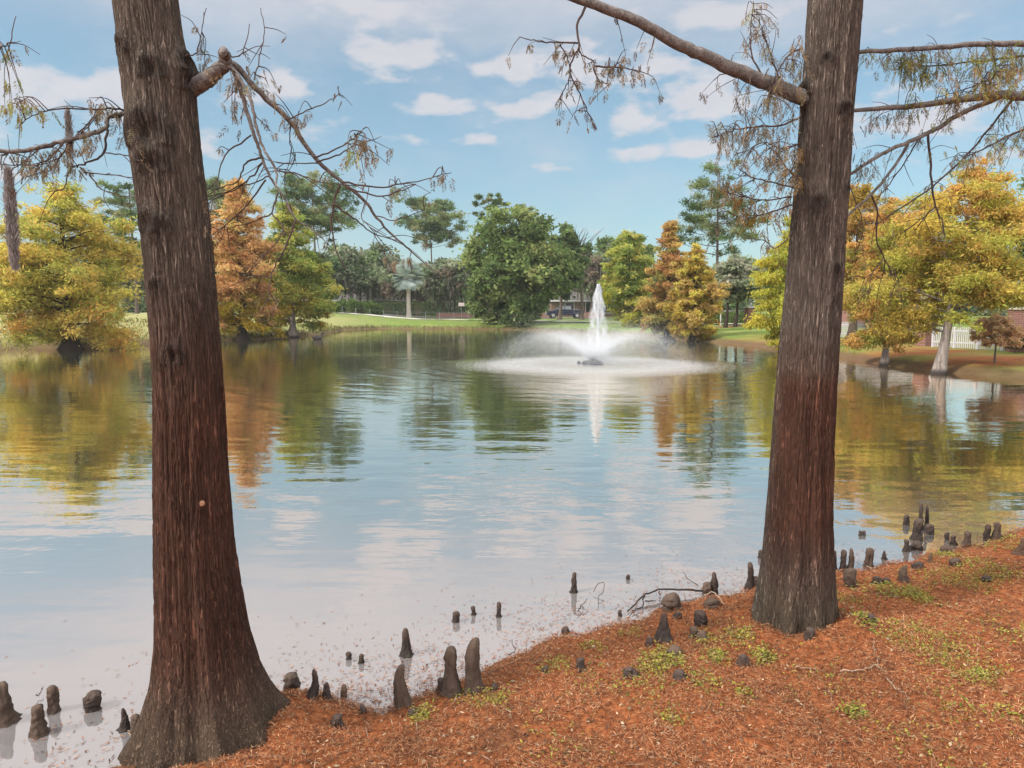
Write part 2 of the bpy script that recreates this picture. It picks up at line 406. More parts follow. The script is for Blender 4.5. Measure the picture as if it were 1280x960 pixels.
w = meshobj('water', np_mesh('water', np.stack([WX.ravel(), WY.ravel(), 0 * WX.ravel()], 1), WQ), mat('pond_water', water_fn))
tag(w, 'rippled pond water', kind='structure')

def ribbon(name, pts, width, lift, m, label):
    P = smooth_path([(x, y, 0) for x, y in pts], 24)[:, :2]
    T = unit(np.gradient(P, axis=0)); N = np.stack([-T[:, 1], T[:, 0]], 1)
    ws = np.linspace(-width / 2, width / 2, 5); V = []
    for wv in ws: V.append(P + N * wv)
    V = np.array(V); k = len(P); flat = V.reshape(-1, 2); z = height(flat, True) + lift
    z = z.reshape(5, k).max(axis=0)[None, :].repeat(5, 0).ravel()
    i, j = np.meshgrid(np.arange(4), np.arange(k - 1), indexing='ij')
    Q = np.stack([i * k + j, i * k + j + 1, (i + 1) * k + j + 1, (i + 1) * k + j], -1).reshape(-1, 4)
    tag(meshobj(name, np_mesh(name, np.column_stack([flat, z]), Q), m), label, kind='structure')
def gpt(px, Y): return (at(px, 400, Y)[0], Y)
ribbon('path', [gpt(-300, 74), gpt(30, 76), gpt(190, 82), gpt(330, 92), gpt(430, 95), gpt(530, 92), gpt(630, 87), gpt(760, 76), gpt(860, 69), gpt(940, 64), gpt(1000, 60), gpt(1120, 55)], 2.4, 0.05, M_conc, 'pale concrete path behind the far lawn')
ribbon('road', [gpt(-400, 106), gpt(100, 108), gpt(420, 107), gpt(640, 103), gpt(760, 100), gpt(900, 94), gpt(1080, 86)], 7.0, 0.03, M_asph, 'asphalt road beyond the path')

# ------------------------------------------------------------------ sky and light
SUN_EL, SUN_AZ = math.radians(40), math.radians(246)       # azimuth clockwise from +Y: sun from the left
W = bpy.data.worlds.new('World'); S.world = W; W.use_nodes = True
t = NT(W.node_tree)
sky = t.n('TexSky', {'sky_type': 'NISHITA', 'sun_disc': False, 'sun_elevation': SUN_EL, 'sun_rotation': SUN_AZ, 'altitude': 0, 'air_density': 1.0, 'dust_density': 0.6, 'ozone_density': 2.5})
d = t.n('TexCoord').outputs['Generated']
s = t.n('SeparateXYZ', Vector=d)
az = t.math('MULTIPLY', t.math('ARCTAN2', s.outputs[0], s.outputs[1]), 180 / PI)
el = t.math('MULTIPLY', t.math('ARCSINE', s.outputs[2]), 180 / PI)
nv = t.n('CombineXYZ', i0=az, i1=t.math('MULTIPLY', el, 2.2))
nz = t.noise(nv.outputs[0], 0.24, 6, 0.52, 0.1); nz2 = t.noise(nv.outputs[0], 0.055, 5, 0.6)
def azel(px, py):
    q = ray(px, py); q = q / np.linalg.norm(q); return math.degrees(math.atan2(q[0], q[1])), math.degrees(math.asin(q[2]))
tot = None
for (px, py, hw, hh, a) in [(486, 68, 52, 20, 1.0), (45, 112, 80, 20, 1.0), (150, 108, 34, 18, 1.0), (362, 108, 22, 20, .95), (640, 84, 36, 20, 1.0), (600, 134, 90, 13, .85), (705, 128, 40, 14, .75),
                            (778, 150, 34, 16, 1.0), (775, 194, 60, 10, .75), (885, 112, 70, 26, 1.0), (815, 82, 50, 22, .8), (720, 78, 60, 26, .9), (875, 184, 44, 15, .95), (400, 165, 28, 10, .6), (300, 130, 50, 14, .6),
                            (650, 212, 40, 8, .5), (180, 180, 90, 14, .55), (560, 175, 60, 8, .5), (1120, 150, 90, 30, .75), (1230, 200, 50, 14, .6), (60, 205, 60, 14, .5), (480, 20, 90, 20, .7), (900, 20, 90, 16, .8), (540, 98, 25, 8, .5)]:
    a0, e0 = azel(px, py); wa = hw / 15.2; we = hh / 15.2
    q = t.math('ADD', t.math('POWER', t.math('MULTIPLY', t.math('SUBTRACT', az, a0), 1 / wa), 2.0), t.math('POWER', t.math('ABSOLUTE', t.math('MULTIPLY', t.math('SUBTRACT', el, e0), 1 / we)), 2.0))
    bl = t.math('MULTIPLY', t.math('EXPONENT', t.math('MULTIPLY', q, -0.8)), a)
    tot = bl if tot is None else t.math('MAXIMUM', tot, bl)
field = t.math('ADD', tot, t.math('MULTIPLY', t.math('SUBTRACT', nz.outputs[0], 0.5), 2.7))
cm = t.math('MULTIPLY', t.step(field, 0.24, 0.86), 0.88)
wisp = t.math('MULTIPLY', t.step(nz2.outputs[0], 0.42, 0.75), 0.38)
cm = t.math('MAXIMUM', cm, wisp)
blue = t.n('HueSaturation', Color=sky.outputs[0], Saturation=1.05, Value=1.0)
skyc = t.mix(t.step(el, 0, 18, 0.55, 0.40), t.mix(1.0, blue.outputs[0], (0.95, 1.12, 1.02), 'MULTIPLY'), (2.55, 3.4, 3.95))
ccol = t.mix(t.noise(nv.outputs[0], 0.35, 4).outputs[0], (4.1, 4.1, 4.5), (5.2, 5.05, 5.2))
sk = t.mix(cm, skyc, ccol)
south_fill = t.step(s.outputs[1], 0.25, -0.35)  # unseen bright cloud behind the camera, added as fill for the far trees
deck = t.math('MAXIMUM', t.step(t.math('ADD', el, t.math('MULTIPLY', t.math('SUBTRACT', nz2.outputs[0], 0.5), 8)), 15, 26), t.math('MULTIPLY', south_fill, t.step(el, -2, 8)))
sk = t.mix(deck, sk, t.mix(t.math('MAXIMUM', t.step(el, 32, 55), south_fill), t.mix(nz2.outputs[0], (3.8, 3.85, 4.25), (4.8, 4.8, 5.15)), (14.5, 14.5, 14.7)))
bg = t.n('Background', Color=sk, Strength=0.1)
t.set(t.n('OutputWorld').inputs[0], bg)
sl = bpy.data.lights.new('sun', 'SUN'); sl.energy = 3.0; sl.angle = math.radians(8); sl.color = (1, 0.94, 0.86)
so = link(bpy.data.objects.new('sun', sl))
sd_ = Vector((math.sin(SUN_AZ) * math.cos(SUN_EL), math.cos(SUN_AZ) * math.cos(SUN_EL), math.sin(SUN_EL)))
so.rotation_euler = sd_.to_track_quat('Z', 'Y').to_euler(); so.location = (-20, 0, 30)
S.view_settings.view_transform = 'Standard'; S.view_settings.look = 'None'; S.view_settings.gamma = 1; S.view_settings.exposure = 0.62
S.render.engine = 'CYCLES'; S.cycles.use_denoising = True; S.cycles.max_bounces = 6; S.cycles.diffuse_bounces = 3; S.cycles.glossy_bounces = 3
S.cycles.transmission_bounces = 4; S.cycles.caustics_reflective = False; S.cycles.caustics_refractive = False
try: S.cycles.denoiser = 'OPENIMAGEDENOISE'
except Exception: pass

# ------------------------------------------------------------------ trees
YEL = [(0.45, 0.37, 0.04), (0.35, 0.33, 0.04), (0.50, 0.36, 0.05), (0.28, 0.28, 0.035)]
YGR = [(0.33, 0.34, 0.045), (0.22, 0.27, 0.04), (0.42, 0.38, 0.06), (0.14, 0.19, 0.03)]
ORA = [(0.48, 0.275, 0.085), (0.52, 0.335, 0.105), (0.42, 0.215, 0.07), (0.46, 0.335, 0.08)]
OBR = [(0.40, 0.255, 0.06), (0.36, 0.19, 0.055), (0.44, 0.305, 0.07), (0.28, 0.25, 0.055)]
GRN = [(0.100, 0.145, 0.036), (0.135, 0.180, 0.046), (0.070, 0.105, 0.030), (0.18, 0.21, 0.06)]
DGR = [(0.050, 0.080, 0.028), (0.075, 0.11, 0.035), (0.035, 0.055, 0.020)]
GRY = [(0.12, 0.145, 0.075), (0.155, 0.165, 0.10), (0.085, 0.105, 0.055), (0.19, 0.185, 0.13)]
PIN = [(0.095, 0.145, 0.048), (0.14, 0.18, 0.06), (0.06, 0.10, 0.035), (0.19, 0.20, 0.085)]
TAN = [(0.22, 0.17, 0.12), (0.17, 0.15, 0.10), (0.26, 0.20, 0.15)]

def sc_(p, k, d=0.13):
    return [tuple(min(.72, (c * (1 - d) + d * (0.3 * q[0] + 0.6 * q[1] + 0.1 * q[2])) * k) for c in q) for q in p]
YEL, YGR, ORA, OBR, GRN, DGR, GRY, PIN, TAN = sc_(YEL, 1.45), sc_(YGR, 1.4), sc_(ORA, 1.4), sc_(OBR, 1.4), sc_(GRN, 1.7), sc_(DGR, 2.3), sc_(GRY, 2.0), sc_(PIN, 1.55), sc_(TAN, 1.35)

def crown_from_clumps(cl, n, size, cols, droop=0.0, aniso=0.38, shell=0.5, tint=None, parent=None, name='crown', jit=0.22):
    """cl: rows of centre(3), radii(3); n leaf faces in all, shared by clump volume"""
    cl = np.asarray(cl, float)
    wgt = (cl[:, 3] * cl[:, 4] * cl[:, 5]) ** 0.75; cnt = rng.multinomial(n, wgt / wgt.sum())
    idx = np.repeat(np.arange(len(cl)), cnt)
    dirs = rand_dir(len(idx)); r = rng.uniform(0, 1, len(idx)) ** shell
    C = cl[idx, :3] + dirs * r[:, None] * cl[idx, 3:6] * rng.normal(1, 0.30, (len(idx), 1))
    U = rand_dir(len(idx)) * np.array([1, 1, 0.7]) + dirs * 0.5; U[:, 2] -= droop; U = unit(U)
    Wd = unit(np.cross(U, rand_dir(len(idx))))
    sz = size * rng.uniform(0.55, 1.35, len(idx))
    cols = np.array(cols)
    pick = vnoise(cl[:, :3] * (0.9 / max(0.5, np.ptp(cl[:, 2]) / 6)), rng.integers(0, 999)) + rng.normal(0, 0.45, len(cl))
    pi = np.clip(((pick + 1) / 2 * len(cols)).astype(int), 0, len(cols) - 1)
    cc = cols[pi]
    if tint is not None: cc = tint(cl, cc)
    k = cc[idx] * (1 + rng.normal(0, jit, (len(idx), 1))) * (1 + rng.normal(0, 0.06, (len(idx), 3)))
    return leaves(name, C, U * sz[:, None], Wd * (sz * aniso)[:, None], np.clip(k, 0.01, 0.8), M_leaf, parent)

def trunk_tubes(mb, H, r0, flare=1.8, lean=(0, 0), n=9, wob=0.05, top=0.12):
    z = np.concatenate([[-0.25, 0.0, 0.15, 0.35, 0.7], np.linspace(1.2, H, 12)]) if H > 2.5 else np.linspace(-0.2, H, 8)
    tt = np.clip(z / H, 0, 1)
    P = np.stack([lean[0] * tt + wob * H * 0.2 * np.sin(tt * 5 + lean[0]), lean[1] * tt + wob * H * 0.2 * np.cos(tt * 4.2), z], 1)
    R = r0 * (1 - (1 - top) * tt) * (1 + (flare - 1) * np.exp(-np.maximum(z, 0) / 0.45))
    mb.tube(P, R, n)
    return lambda q: np.array([np.interp(q, z, P[:, 0]), np.interp(q, z, P[:, 1]), q]), lambda q: np.interp(q, z, R)

def place(px, base_py, Y):
    if base_py is not None: p = on_ground(px, base_py) if Y is None else None
    if Y is not None:
        x = at(px, 410, Y)[0]; p = np.array([x, Y, max(gz(x, Y), 0)])
    return p

def cypress(label, px, top_py, hw, cols, base_py=None, Y=None, n=26000, cb=0.08, prof='broad', trunkmat=None, tr=0.17, group='golden bald cypresses around the pond', tint=None, droop=0.35, gap=1.0, name='bald_cypress', lean=0.0, flare=2.3, low=None, toppx=None, leafk=1.0, cut=None):
    p = place(px, base_py, Y); p[2] = max(p[2], 0.0) - 0.02; Y = p[1]
    H = at(px, top_py, Y)[2] - p[2]; R = hw * Y / F
    o = thing(name, label, 'tree', p, 0, group)
    mb = MB(); lx = ((toppx - px) * Y / F) if toppx else lean
    ctr, rad_ = trunk_tubes(mb, H * 0.97, tr, flare, (lx, 0), 10, 0.02, 0.1)
    cl = []; nb = int(95 * gap)
    for k in range(nb):
        tt = (k + rng.uniform(0, 1)) / nb
        if prof == 'broad': rr = (1 - tt ** 1.5) ** 0.62 * (0.72 + 0.28 * min(1, tt / 0.22))
        elif prof == 'cone': rr = (1 - tt) ** 0.72 * (0.7 + 0.3 * min(1, tt / 0.12))
        else: rr = math.sqrt(max(0.02, 1 - (2 * tt - 0.85) ** 2 / 1.4)) * (1 - 0.35 * tt)
        rr *= R * (rng.uniform(0.52, 1.0) if rng.uniform() < .8 else rng.uniform(1.0, 1.16)); z = H * (cb + (1 - cb) * tt * 0.98); a = k * 2.39996 + rng.uniform(-0.5, 0.5)
        c0 = ctr(z * 0.97); dr = np.array([math.cos(a), math.sin(a), 0.0])
        rise = rng.uniform(-0.02, 0.22) if tt > 0.15 else rng.uniform(-0.18, 0.12)
        tip = c0 + dr * rr + np.array([0, 0, rr * rise])
        mid = (c0 + tip) / 2 + np.array([0, 0, 0.10 * rr])
        if rr > 0.25 * R and rng.uniform() < 0.75 and not (cut and (cut(tip, R, H) or cut(mid, R, H))): mb.tube(smooth_path([c0, mid, tip], 3), np.linspace(max(0.018, 0.16 * rad_(z) + 0.012 * rr), 0.008, 7), 5, False)
        m_ = max(2, int(5.5 * rr / R) + 1)
        for s_ in np.linspace(0.42, 1.0, m_):
            q = c0 + (tip - c0) * s_ + np.array([0, 0, 0.10 * rr * math.sin(PI * s_)]) + rng.normal(0, 0.05 * R, 3)
            cr = R * (0.13 + 0.10 * (1 - abs(s_ - 0.7))) * rng.uniform(0.42, 1.28) * (0.6 + 0.4 * rr / R)
            cl.append((*q, cr, cr, cr * 0.55))
    mb.build('trunk', trunkmat or M_trunkfar, o, True)
    crown_from_clumps(cl if cut is None else [c for c in cl if not cut(c, R, H)], int(n * 1.25), Y * 0.0031 * leafk, cols, droop, 0.26, 0.6, tint, o)
    return o

def oak(label, px, top_py, hw, cols, base_py=None, Y=None, n=22000, cb=0.25, trunks=1, tr=0.25, group=None, name='oak_tree', moss=0, low=False, seedk=0, dead=False, leafk=1.0, tm=None, dens=1.0, tpx=None, droop=0.1):
    p = place(px, base_py, Y); Y = p[1]
    H = at(px, top_py, Y)[2] - p[2]; R = hw * Y / F
    o = thing(name, label, 'tree', p, 0, group)
    cl = []; zc = H * (cb + (1 - cb) / 2); rz = H * (1 - cb) / 2
    for k in range(int(120 * dens)):
        dr = rand_dir(1)[0]
        f = 0.62 + 0.25 * vnoise(dr[None] * 2.1, 40 + seedk)[0] + rng.uniform(-0.3, 0.3)
        f = min(f, 0.88) if k % 4 else rng.uniform(0.15, 0.6)
        q = np.array([dr[0] * R, dr[1] * R, dr[2] * rz]) * f + [0, 0, zc]
        if low and dr[2] < 0: q[:2] *= 1.1
        cr = R * rng.uniform(0.13, 0.27); cl.append((*q, cr, cr, cr * 0.68))
    if low:
        for k in range(46):
            a = rng.uniform(0, 2 * PI); f = rng.uniform(0.35, 0.85) * (.62 if math.cos(a) > .2 else 1); cr = R * rng.uniform(0.11, 0.18)
            cl.append((math.cos(a) * R * f, math.sin(a) * R * f, H * rng.uniform(0.03, 0.26), cr, cr, cr * .7))
    cl = np.array(cl); mb = MB()
    for k in range(trunks):
        off = np.array([(k - (trunks - 1) / 2) * 0.9, rng.uniform(-0.2, 0.2), 0]) if tpx is None else np.array([(tpx[k] - px) * Y / F, 0, 0])
        m2 = MB(); ctr, rad_ = trunk_tubes(m2, zc, tr, 1.6, (rng.uniform(-0.1, 0.1) * R - off[0] * 0.3, 0), 8, 0.10, 0.35)
        mb.add(np.array(m2.v) + off, m2.f)
        for q in cl[rng.choice(len(cl), 16, replace=False)]:
            z0 = rng.uniform(0.45, 0.95) * zc; c0 = ctr(z0) + off
            mid = (c0 + q[:3]) / 2 + [rng.normal(0, .05) * R, 0, -0.06 * R]
            mb.tube(smooth_path([c0, mid, q[:3]], 4), np.linspace(rad_(z0) * 0.5, 0.02, 9), 5, False)
    if dead:
        for k in range(24):
            c0 = np.array([rng.uniform(0.0, 0.8) * R, 0, H * 0.72]); q = c0 + np.array([rng.uniform(0.0, 0.7) * R, rng.uniform(-.4, .4) * R, H * rng.uniform(0.08, 0.24)])
            mb.tube(smooth_path([c0, (c0 + q) / 2 + rng.normal(0, 0.15, 3), q], 3), np.linspace(0.06, 0.012, 7), 4, False)
    mb.build('trunk', tm or M_trunkfar, o, True)
    crown_from_clumps(cl, n, Y * 0.0031 * leafk, cols, droop, 0.5, 0.55, None, o)
    if moss:
        q = cl[rng.integers(0, len(cl), moss)]; L = rng.uniform(0.25, 1.0, moss) * H * 0.11
        C = q[:, :3] + rng.normal(0, 0.12, (moss, 3)) * R - np.stack([0 * L, 0 * L, L + q[:, 5] * 0.6], 1)
        U = np.stack([rng.normal(0, .06, moss), rng.normal(0, .06, moss), -np.ones(moss)], 1) * L[:, None]
        a = rng.uniform(0, PI, moss); Wd = np.stack([np.cos(a), np.sin(a), 0 * a], 1) * (Y * 0.00075)
        mo = leaves('moss_strands', C, U, Wd, np.array([(0.21, 0.185, 0.155)]) * (1 + rng.normal(0, .22, (moss, 1))), M_moss, o)
        tag(mo, 'grey moss strands hanging under the crown', kind='stuff')
    return o

def pine(label, px, top_py, hw, base_hint_py, Y, n=9000, bare=0.5, cols=PIN, nb=34, tr=0.2, group='tall pines behind the pond', leafk=1.0, round_=True, lean=0.0):
    x = at(px, 410, Y)[0]; p = np.array([x, Y, gz(x, Y)])
    H = at(px, top_py, Y)[2] - p[2]; R = hw * Y / F
    o = thing('pine_tree', label, 'tree', p, 0, group); mb = MB()
    ctr, rad_ = trunk_tubes(mb, H * 0.96, tr, 1.3, (lean, 0), 8, 0.03, 0.25); cl = []
    for k in range(nb):
        tt = (k + rng.uniform(0, 1)) / nb; z = H * (bare + (0.96 - bare) * tt); a = k * 2.4 + rng.uniform(-.6, .6)
        rr = R * (math.sqrt(max(0.05, 1 - (1.7 * tt - 0.75) ** 2)) if round_ else (1 - 0.6 * tt)) * rng.uniform(0.5, 1.05)
        c0 = ctr(z * 0.97); tip = c0 + np.array([math.cos(a) * rr, math.sin(a) * rr, rr * rng.uniform(0.05, 0.45)]); tip[2] = min(tip[2], H * 0.99)
        mid = (c0 + tip) / 2 - np.array([0, 0, 0.06 * rr])
        mb.tube(smooth_path([c0, mid, tip], 3), np.linspace(0.35 * rad_(z) + 0.01, 0.015, 7), 5, False)
        for s_ in ((0.55, 0.8, 1.0) if rr > 0.5 * R else (1.0,)):
            q = c0 + (tip - c0) * s_ + rng.normal(0, 0.09 * R, 3); q[2] += 0.03 * R
            cr = R * rng.uniform(0.11, 0.21); cl.append((*q, cr, cr, cr * 0.55))
    mb.build('trunk', M_trunkfar, o, True)
    crown_from_clumps(cl, n, Y * 0.0026 * leafk, cols, -0.35, 0.22, 0.6, None, o)
    return o

def lowtint(z1, col, frac=0.75):
    def fn(cl, cc):
        cc = cc.copy(); s_ = (rng.uniform(size=len(cl)) < frac * (1 - sst(cl[:, 2], z1 * 0.6, z1 * 1.25))); cc[s_] = np.array(col)[rng.integers(0, len(col), s_.sum())]; return cc
    return fn
def toptint(z1, z2, col, frac=0.8):
    def fn(cl, cc):
        cc = cc.copy(); s_ = (rng.uniform(size=len(cl)) < frac * sst(cl[:, 2], z1, z2)); cc[s_] = np.array(col)[rng.integers(0, len(col), s_.sum())]; return cc
    return fn

# golden cypresses in the water's edge
cypress('broad yellow bald cypress with orange low boughs at the left end of the pond', 88, 224, 100, YEL, base_py=437, n=60000, cb=0.075, prof='broad', trunkmat=M_trunkdark, tr=0.30, tint=lowtint(2.4, [(0.62, 0.43, 0.10), (0.60, 0.36, 0.09)], 0.45))
cypress('rusty orange bald cypress between the near left trunk and the greener cypress', 303, 220, 58, ORA, base_py=425, n=34000, cb=0.06, prof='broad', trunkmat=M_trunkdark, tr=0.24, tint=lowtint(2.8, [(0.50, 0.36, 0.05), (0.44, 0.34, 0.05)], 0.7))
cypress('olive green conical bald cypress with a pale flared trunk in the water', 366, 250, 62, YGR, base_py=421.5, n=30000, cb=0.10, prof='cone', trunkmat=M_trunkgrey, tr=0.22, flare=2.4, tint=lowtint(3.2, [(0.46, 0.34, 0.05)], 0.6))
cypress('yellow green cypress just right of the fountain jet', 785, 286, 40, YGR, Y=66, n=20000, cb=0.05, prof='oval', tint=lowtint(3.0, [(0.42, 0.40, 0.05)], 0.6))
cypress('taller rust brown bald cypress on the shore right of the fountain', 834, 272, 42, OBR, base_py=423, n=24000, cb=0.06, prof='cone', trunkmat=M_trunkdark)
cypress('shorter golden brown bald cypress beside the rust brown one', 867, 303, 36, [OBR[0], OBR[2], YEL[0], (0.36, 0.25, 0.045)], base_py=426.5, n=24000, cb=0.04, prof='broad', trunkmat=M_trunkdark, tr=0.2)
cypress('bright yellow drooping cypress half hidden by the near right trunk', 990, 262, 52, [(0.62, 0.55, 0.09), (0.54, 0.51, 0.09), (0.44, 0.46, 0.08)], base_py=439, n=34000, cb=0.03, prof='oval', droop=0.7)
cypress('orange cypress just right of the near right trunk', 1066, 228, 46, [ORA[0], ORA[3], OBR[0], (0.42, 0.30, 0.06)], Y=40, n=26000, cb=0.20, prof='oval', droop=0.7, tr=0.2)
cypress('narrow golden cypress with a grey fluted foot at the right shore', 1106, 236, 68, [(0.58, 0.41, 0.10), (0.50, 0.43, 0.10), (0.38, 0.38, 0.08), (0.62, 0.38, 0.12)], base_py=457, n=30000, cb=0.12, prof='broad', trunkmat=M_trunkgrey, tr=0.10, flare=2.1, gap=0.75, tint=toptint(4.0, 5.5, [(0.64, 0.42, 0.13), (0.62, 0.37, 0.12)], 0.5))
cypress('largest golden cypress at the right shore with a thick grey trunk', 1173, 202, 108, [(0.60, 0.45, 0.10), (0.52, 0.45, 0.10), (0.44, 0.42, 0.085), (0.62, 0.44, 0.12)], base_py=467, n=66000, cb=0.20, prof='broad', trunkmat=M_trunkgrey, tr=0.165, flare=1.65, tint=toptint(4.2, 6.0, [(0.64, 0.43, 0.13), (0.62, 0.38, 0.12)], 0.55), toppx=1205, cut=lambda c, R, H: c[0] > .2 * R and c[2] < .33 * H)
cypress('small copper orange sapling on the right lawn before the white fence', 1243, 394, 32, [(0.72, 0.48, 0.28), (0.66, 0.42, 0.24), (0.72, 0.52, 0.30)], base_py=454, n=7000, cb=0.42, prof='oval', tr=0.035, flare=1.2, gap=0.5, group='young saplings', name='sapling_tree')

# green trees on the far side
oak('big dense green oak left of the fountain with boughs down to the water', 648, 254, 66, GRN, base_py=405, n=60000, cb=0.03, low=True, seedk=1, group='green oaks on the far shore', dens=1.6, tr=0.3, leafk=1.1)
oak('darker green oak with bare grey top twigs right of the big green oak', 705, 276, 34, DGR + GRN[:1], Y=92, n=22000, cb=0.20, trunks=2, tpx=(699, 728), tr=0.22, seedk=2, dead=True, group='green oaks on the far shore')
oak('grey mossy oak with several slim trunks right of the silver palm', 566, 316, 52, GRY + TAN[:1], Y=112, n=20000, cb=0.24, trunks=4, tr=0.2, moss=700, seedk=3, group='mossy oaks beyond the road')
oak('dark grey green oak behind the leafy shrub row', 455, 302, 58, GRY[:3] + DGR[:2], Y=122, n=24000, cb=0.22, trunks=2, tr=0.25, moss=600, seedk=4, group='mossy oaks beyond the road')
oak('low brownish oak just behind the silver palm', 513, 328, 42, GRY + TAN[:2], Y=119, n=15000, cb=0.22, trunks=2, moss=500, seedk=5, group='mossy oaks beyond the road')
oak('tan leafless looking oak above the parked pickup', 742, 306, 34, TAN + GRY[:1], Y=112, n=12000, cb=0.22, trunks=2, moss=400, seedk=6, group='mossy oaks beyond the road')
oak('rounded mid green oak behind the yellow green cypress', 778, 288, 46, GRN[:3] + GRY[:1], Y=116, n=18000, cb=0.18, seedk=7, group='green oaks beyond the road')
oak('grey green oak with two leaning dark trunks before the brick gate pier', 921, 318, 44, GRY, Y=59, n=24000, cb=0.33, trunks=2, tpx=(907, 919), tr=0.13, seedk=8, tm=M_trunkdark, group='mossy oaks near the path')
oak('dark evergreen oak at the far right edge behind the golden cypresses', 1285, 204, 56, DGR, Y=44, n=26000, cb=0.1, seedk=9, group='green oaks behind the right fence')
oak('grey green oak behind the broad yellow cypress', 172, 296, 56, GRY[:3] + DGR[:1], Y=92, n=20000, cb=0.12, moss=400, seedk=10, group='oaks behind the left bank')
oak('dull green oak showing between the near left trunk and the orange cypress', 262, 300, 60, DGR + GRY[:2], Y=104, n=16000, cb=0.15, seedk=11, group='oaks behind the left bank')
oak('dull green oak behind the olive green cypress', 395, 312, 52, DGR + GRY[:2], Y=118, n=18000, cb=0.15, moss=300, seedk=12, group='oaks behind the left bank')
oak('dark oak filling the gap behind the rust brown cypress', 845, 318, 48, DGR + GRY[:2], Y=104, n=16000, cb=0.1, seedk=13, group='green oaks beyond the road')
oak('hazy green oak behind the drooping yellow cypress', 1010, 300, 70, DGR + GRN[:1] + GRY[:1], Y=84, n=18000, cb=0.1, seedk=14, group='green oaks behind the right fence')
oak('hazy green oak behind the narrow golden cypress', 1120, 300, 80, DGR + GRY[:2], Y=78, n=18000, cb=0.1, seedk=15, group='green oaks behind the right fence')
oak('dark oak at the far left edge behind the broad yellow cypress', 5, 322, 80, DGR + GRY[:2], Y=96, n=16000, cb=0.1, seedk=16, group='oaks behind the left bank')
pine('tall spreading pine rising behind the olive green cypress', 396, 216, 56, 390, 98, n=20000, bare=0.55, nb=46)
pine('tall pine rising behind the orange cypress', 283, 222, 44, 390, 106, n=15000, bare=0.6, nb=36)
pine('round topped pine with bare stems above the silver palm', 540, 244, 43, 385, 132, n=16000, bare=0.58, nb=46)
pine('slim pine tip poking above the left of the big green oak', 612, 234, 22, 385, 112, n=4500, bare=0.72, nb=16)
pine('small pine tip above the middle of the big green oak', 657, 249, 16, 385, 112, n=2500, bare=0.8, nb=10)
pine('loose branching pine behind the brown cypresses', 893, 204, 60, 385, 78, n=16000, bare=0.42, nb=34, round_=False)
pine('pale green pine just left of the near left trunk', 172, 228, 42, 385, 78, n=13000, bare=0.55, nb=32)

# far wood closing the horizon
k = 900
a = np.linspace(-1.35, 1.35, k) + rng.normal(0, .003, k); rr = rng.uniform(150, 190, k)
hh = 9 + 3.5 * vnoise(np.stack([a * 9, a * 0], 1), 21) + rng.uniform(-2, 2, k)
cl = np.stack([rr * np.sin(a), rr * np.cos(a), hh * rng.uniform(0.1, 0.9, k) + 0.5, np.full(k, 3.4), np.full(k, 3.4), np.full(k, 2.2)], 1)
fw = crown_from_clumps(cl, 60000, 0.8, DGR + GRY[:2], 0.1, 0.5, 0.5, None, None, 'far_woods')
tag(fw, 'far belt of dark woods behind all the trees', kind='stuff')

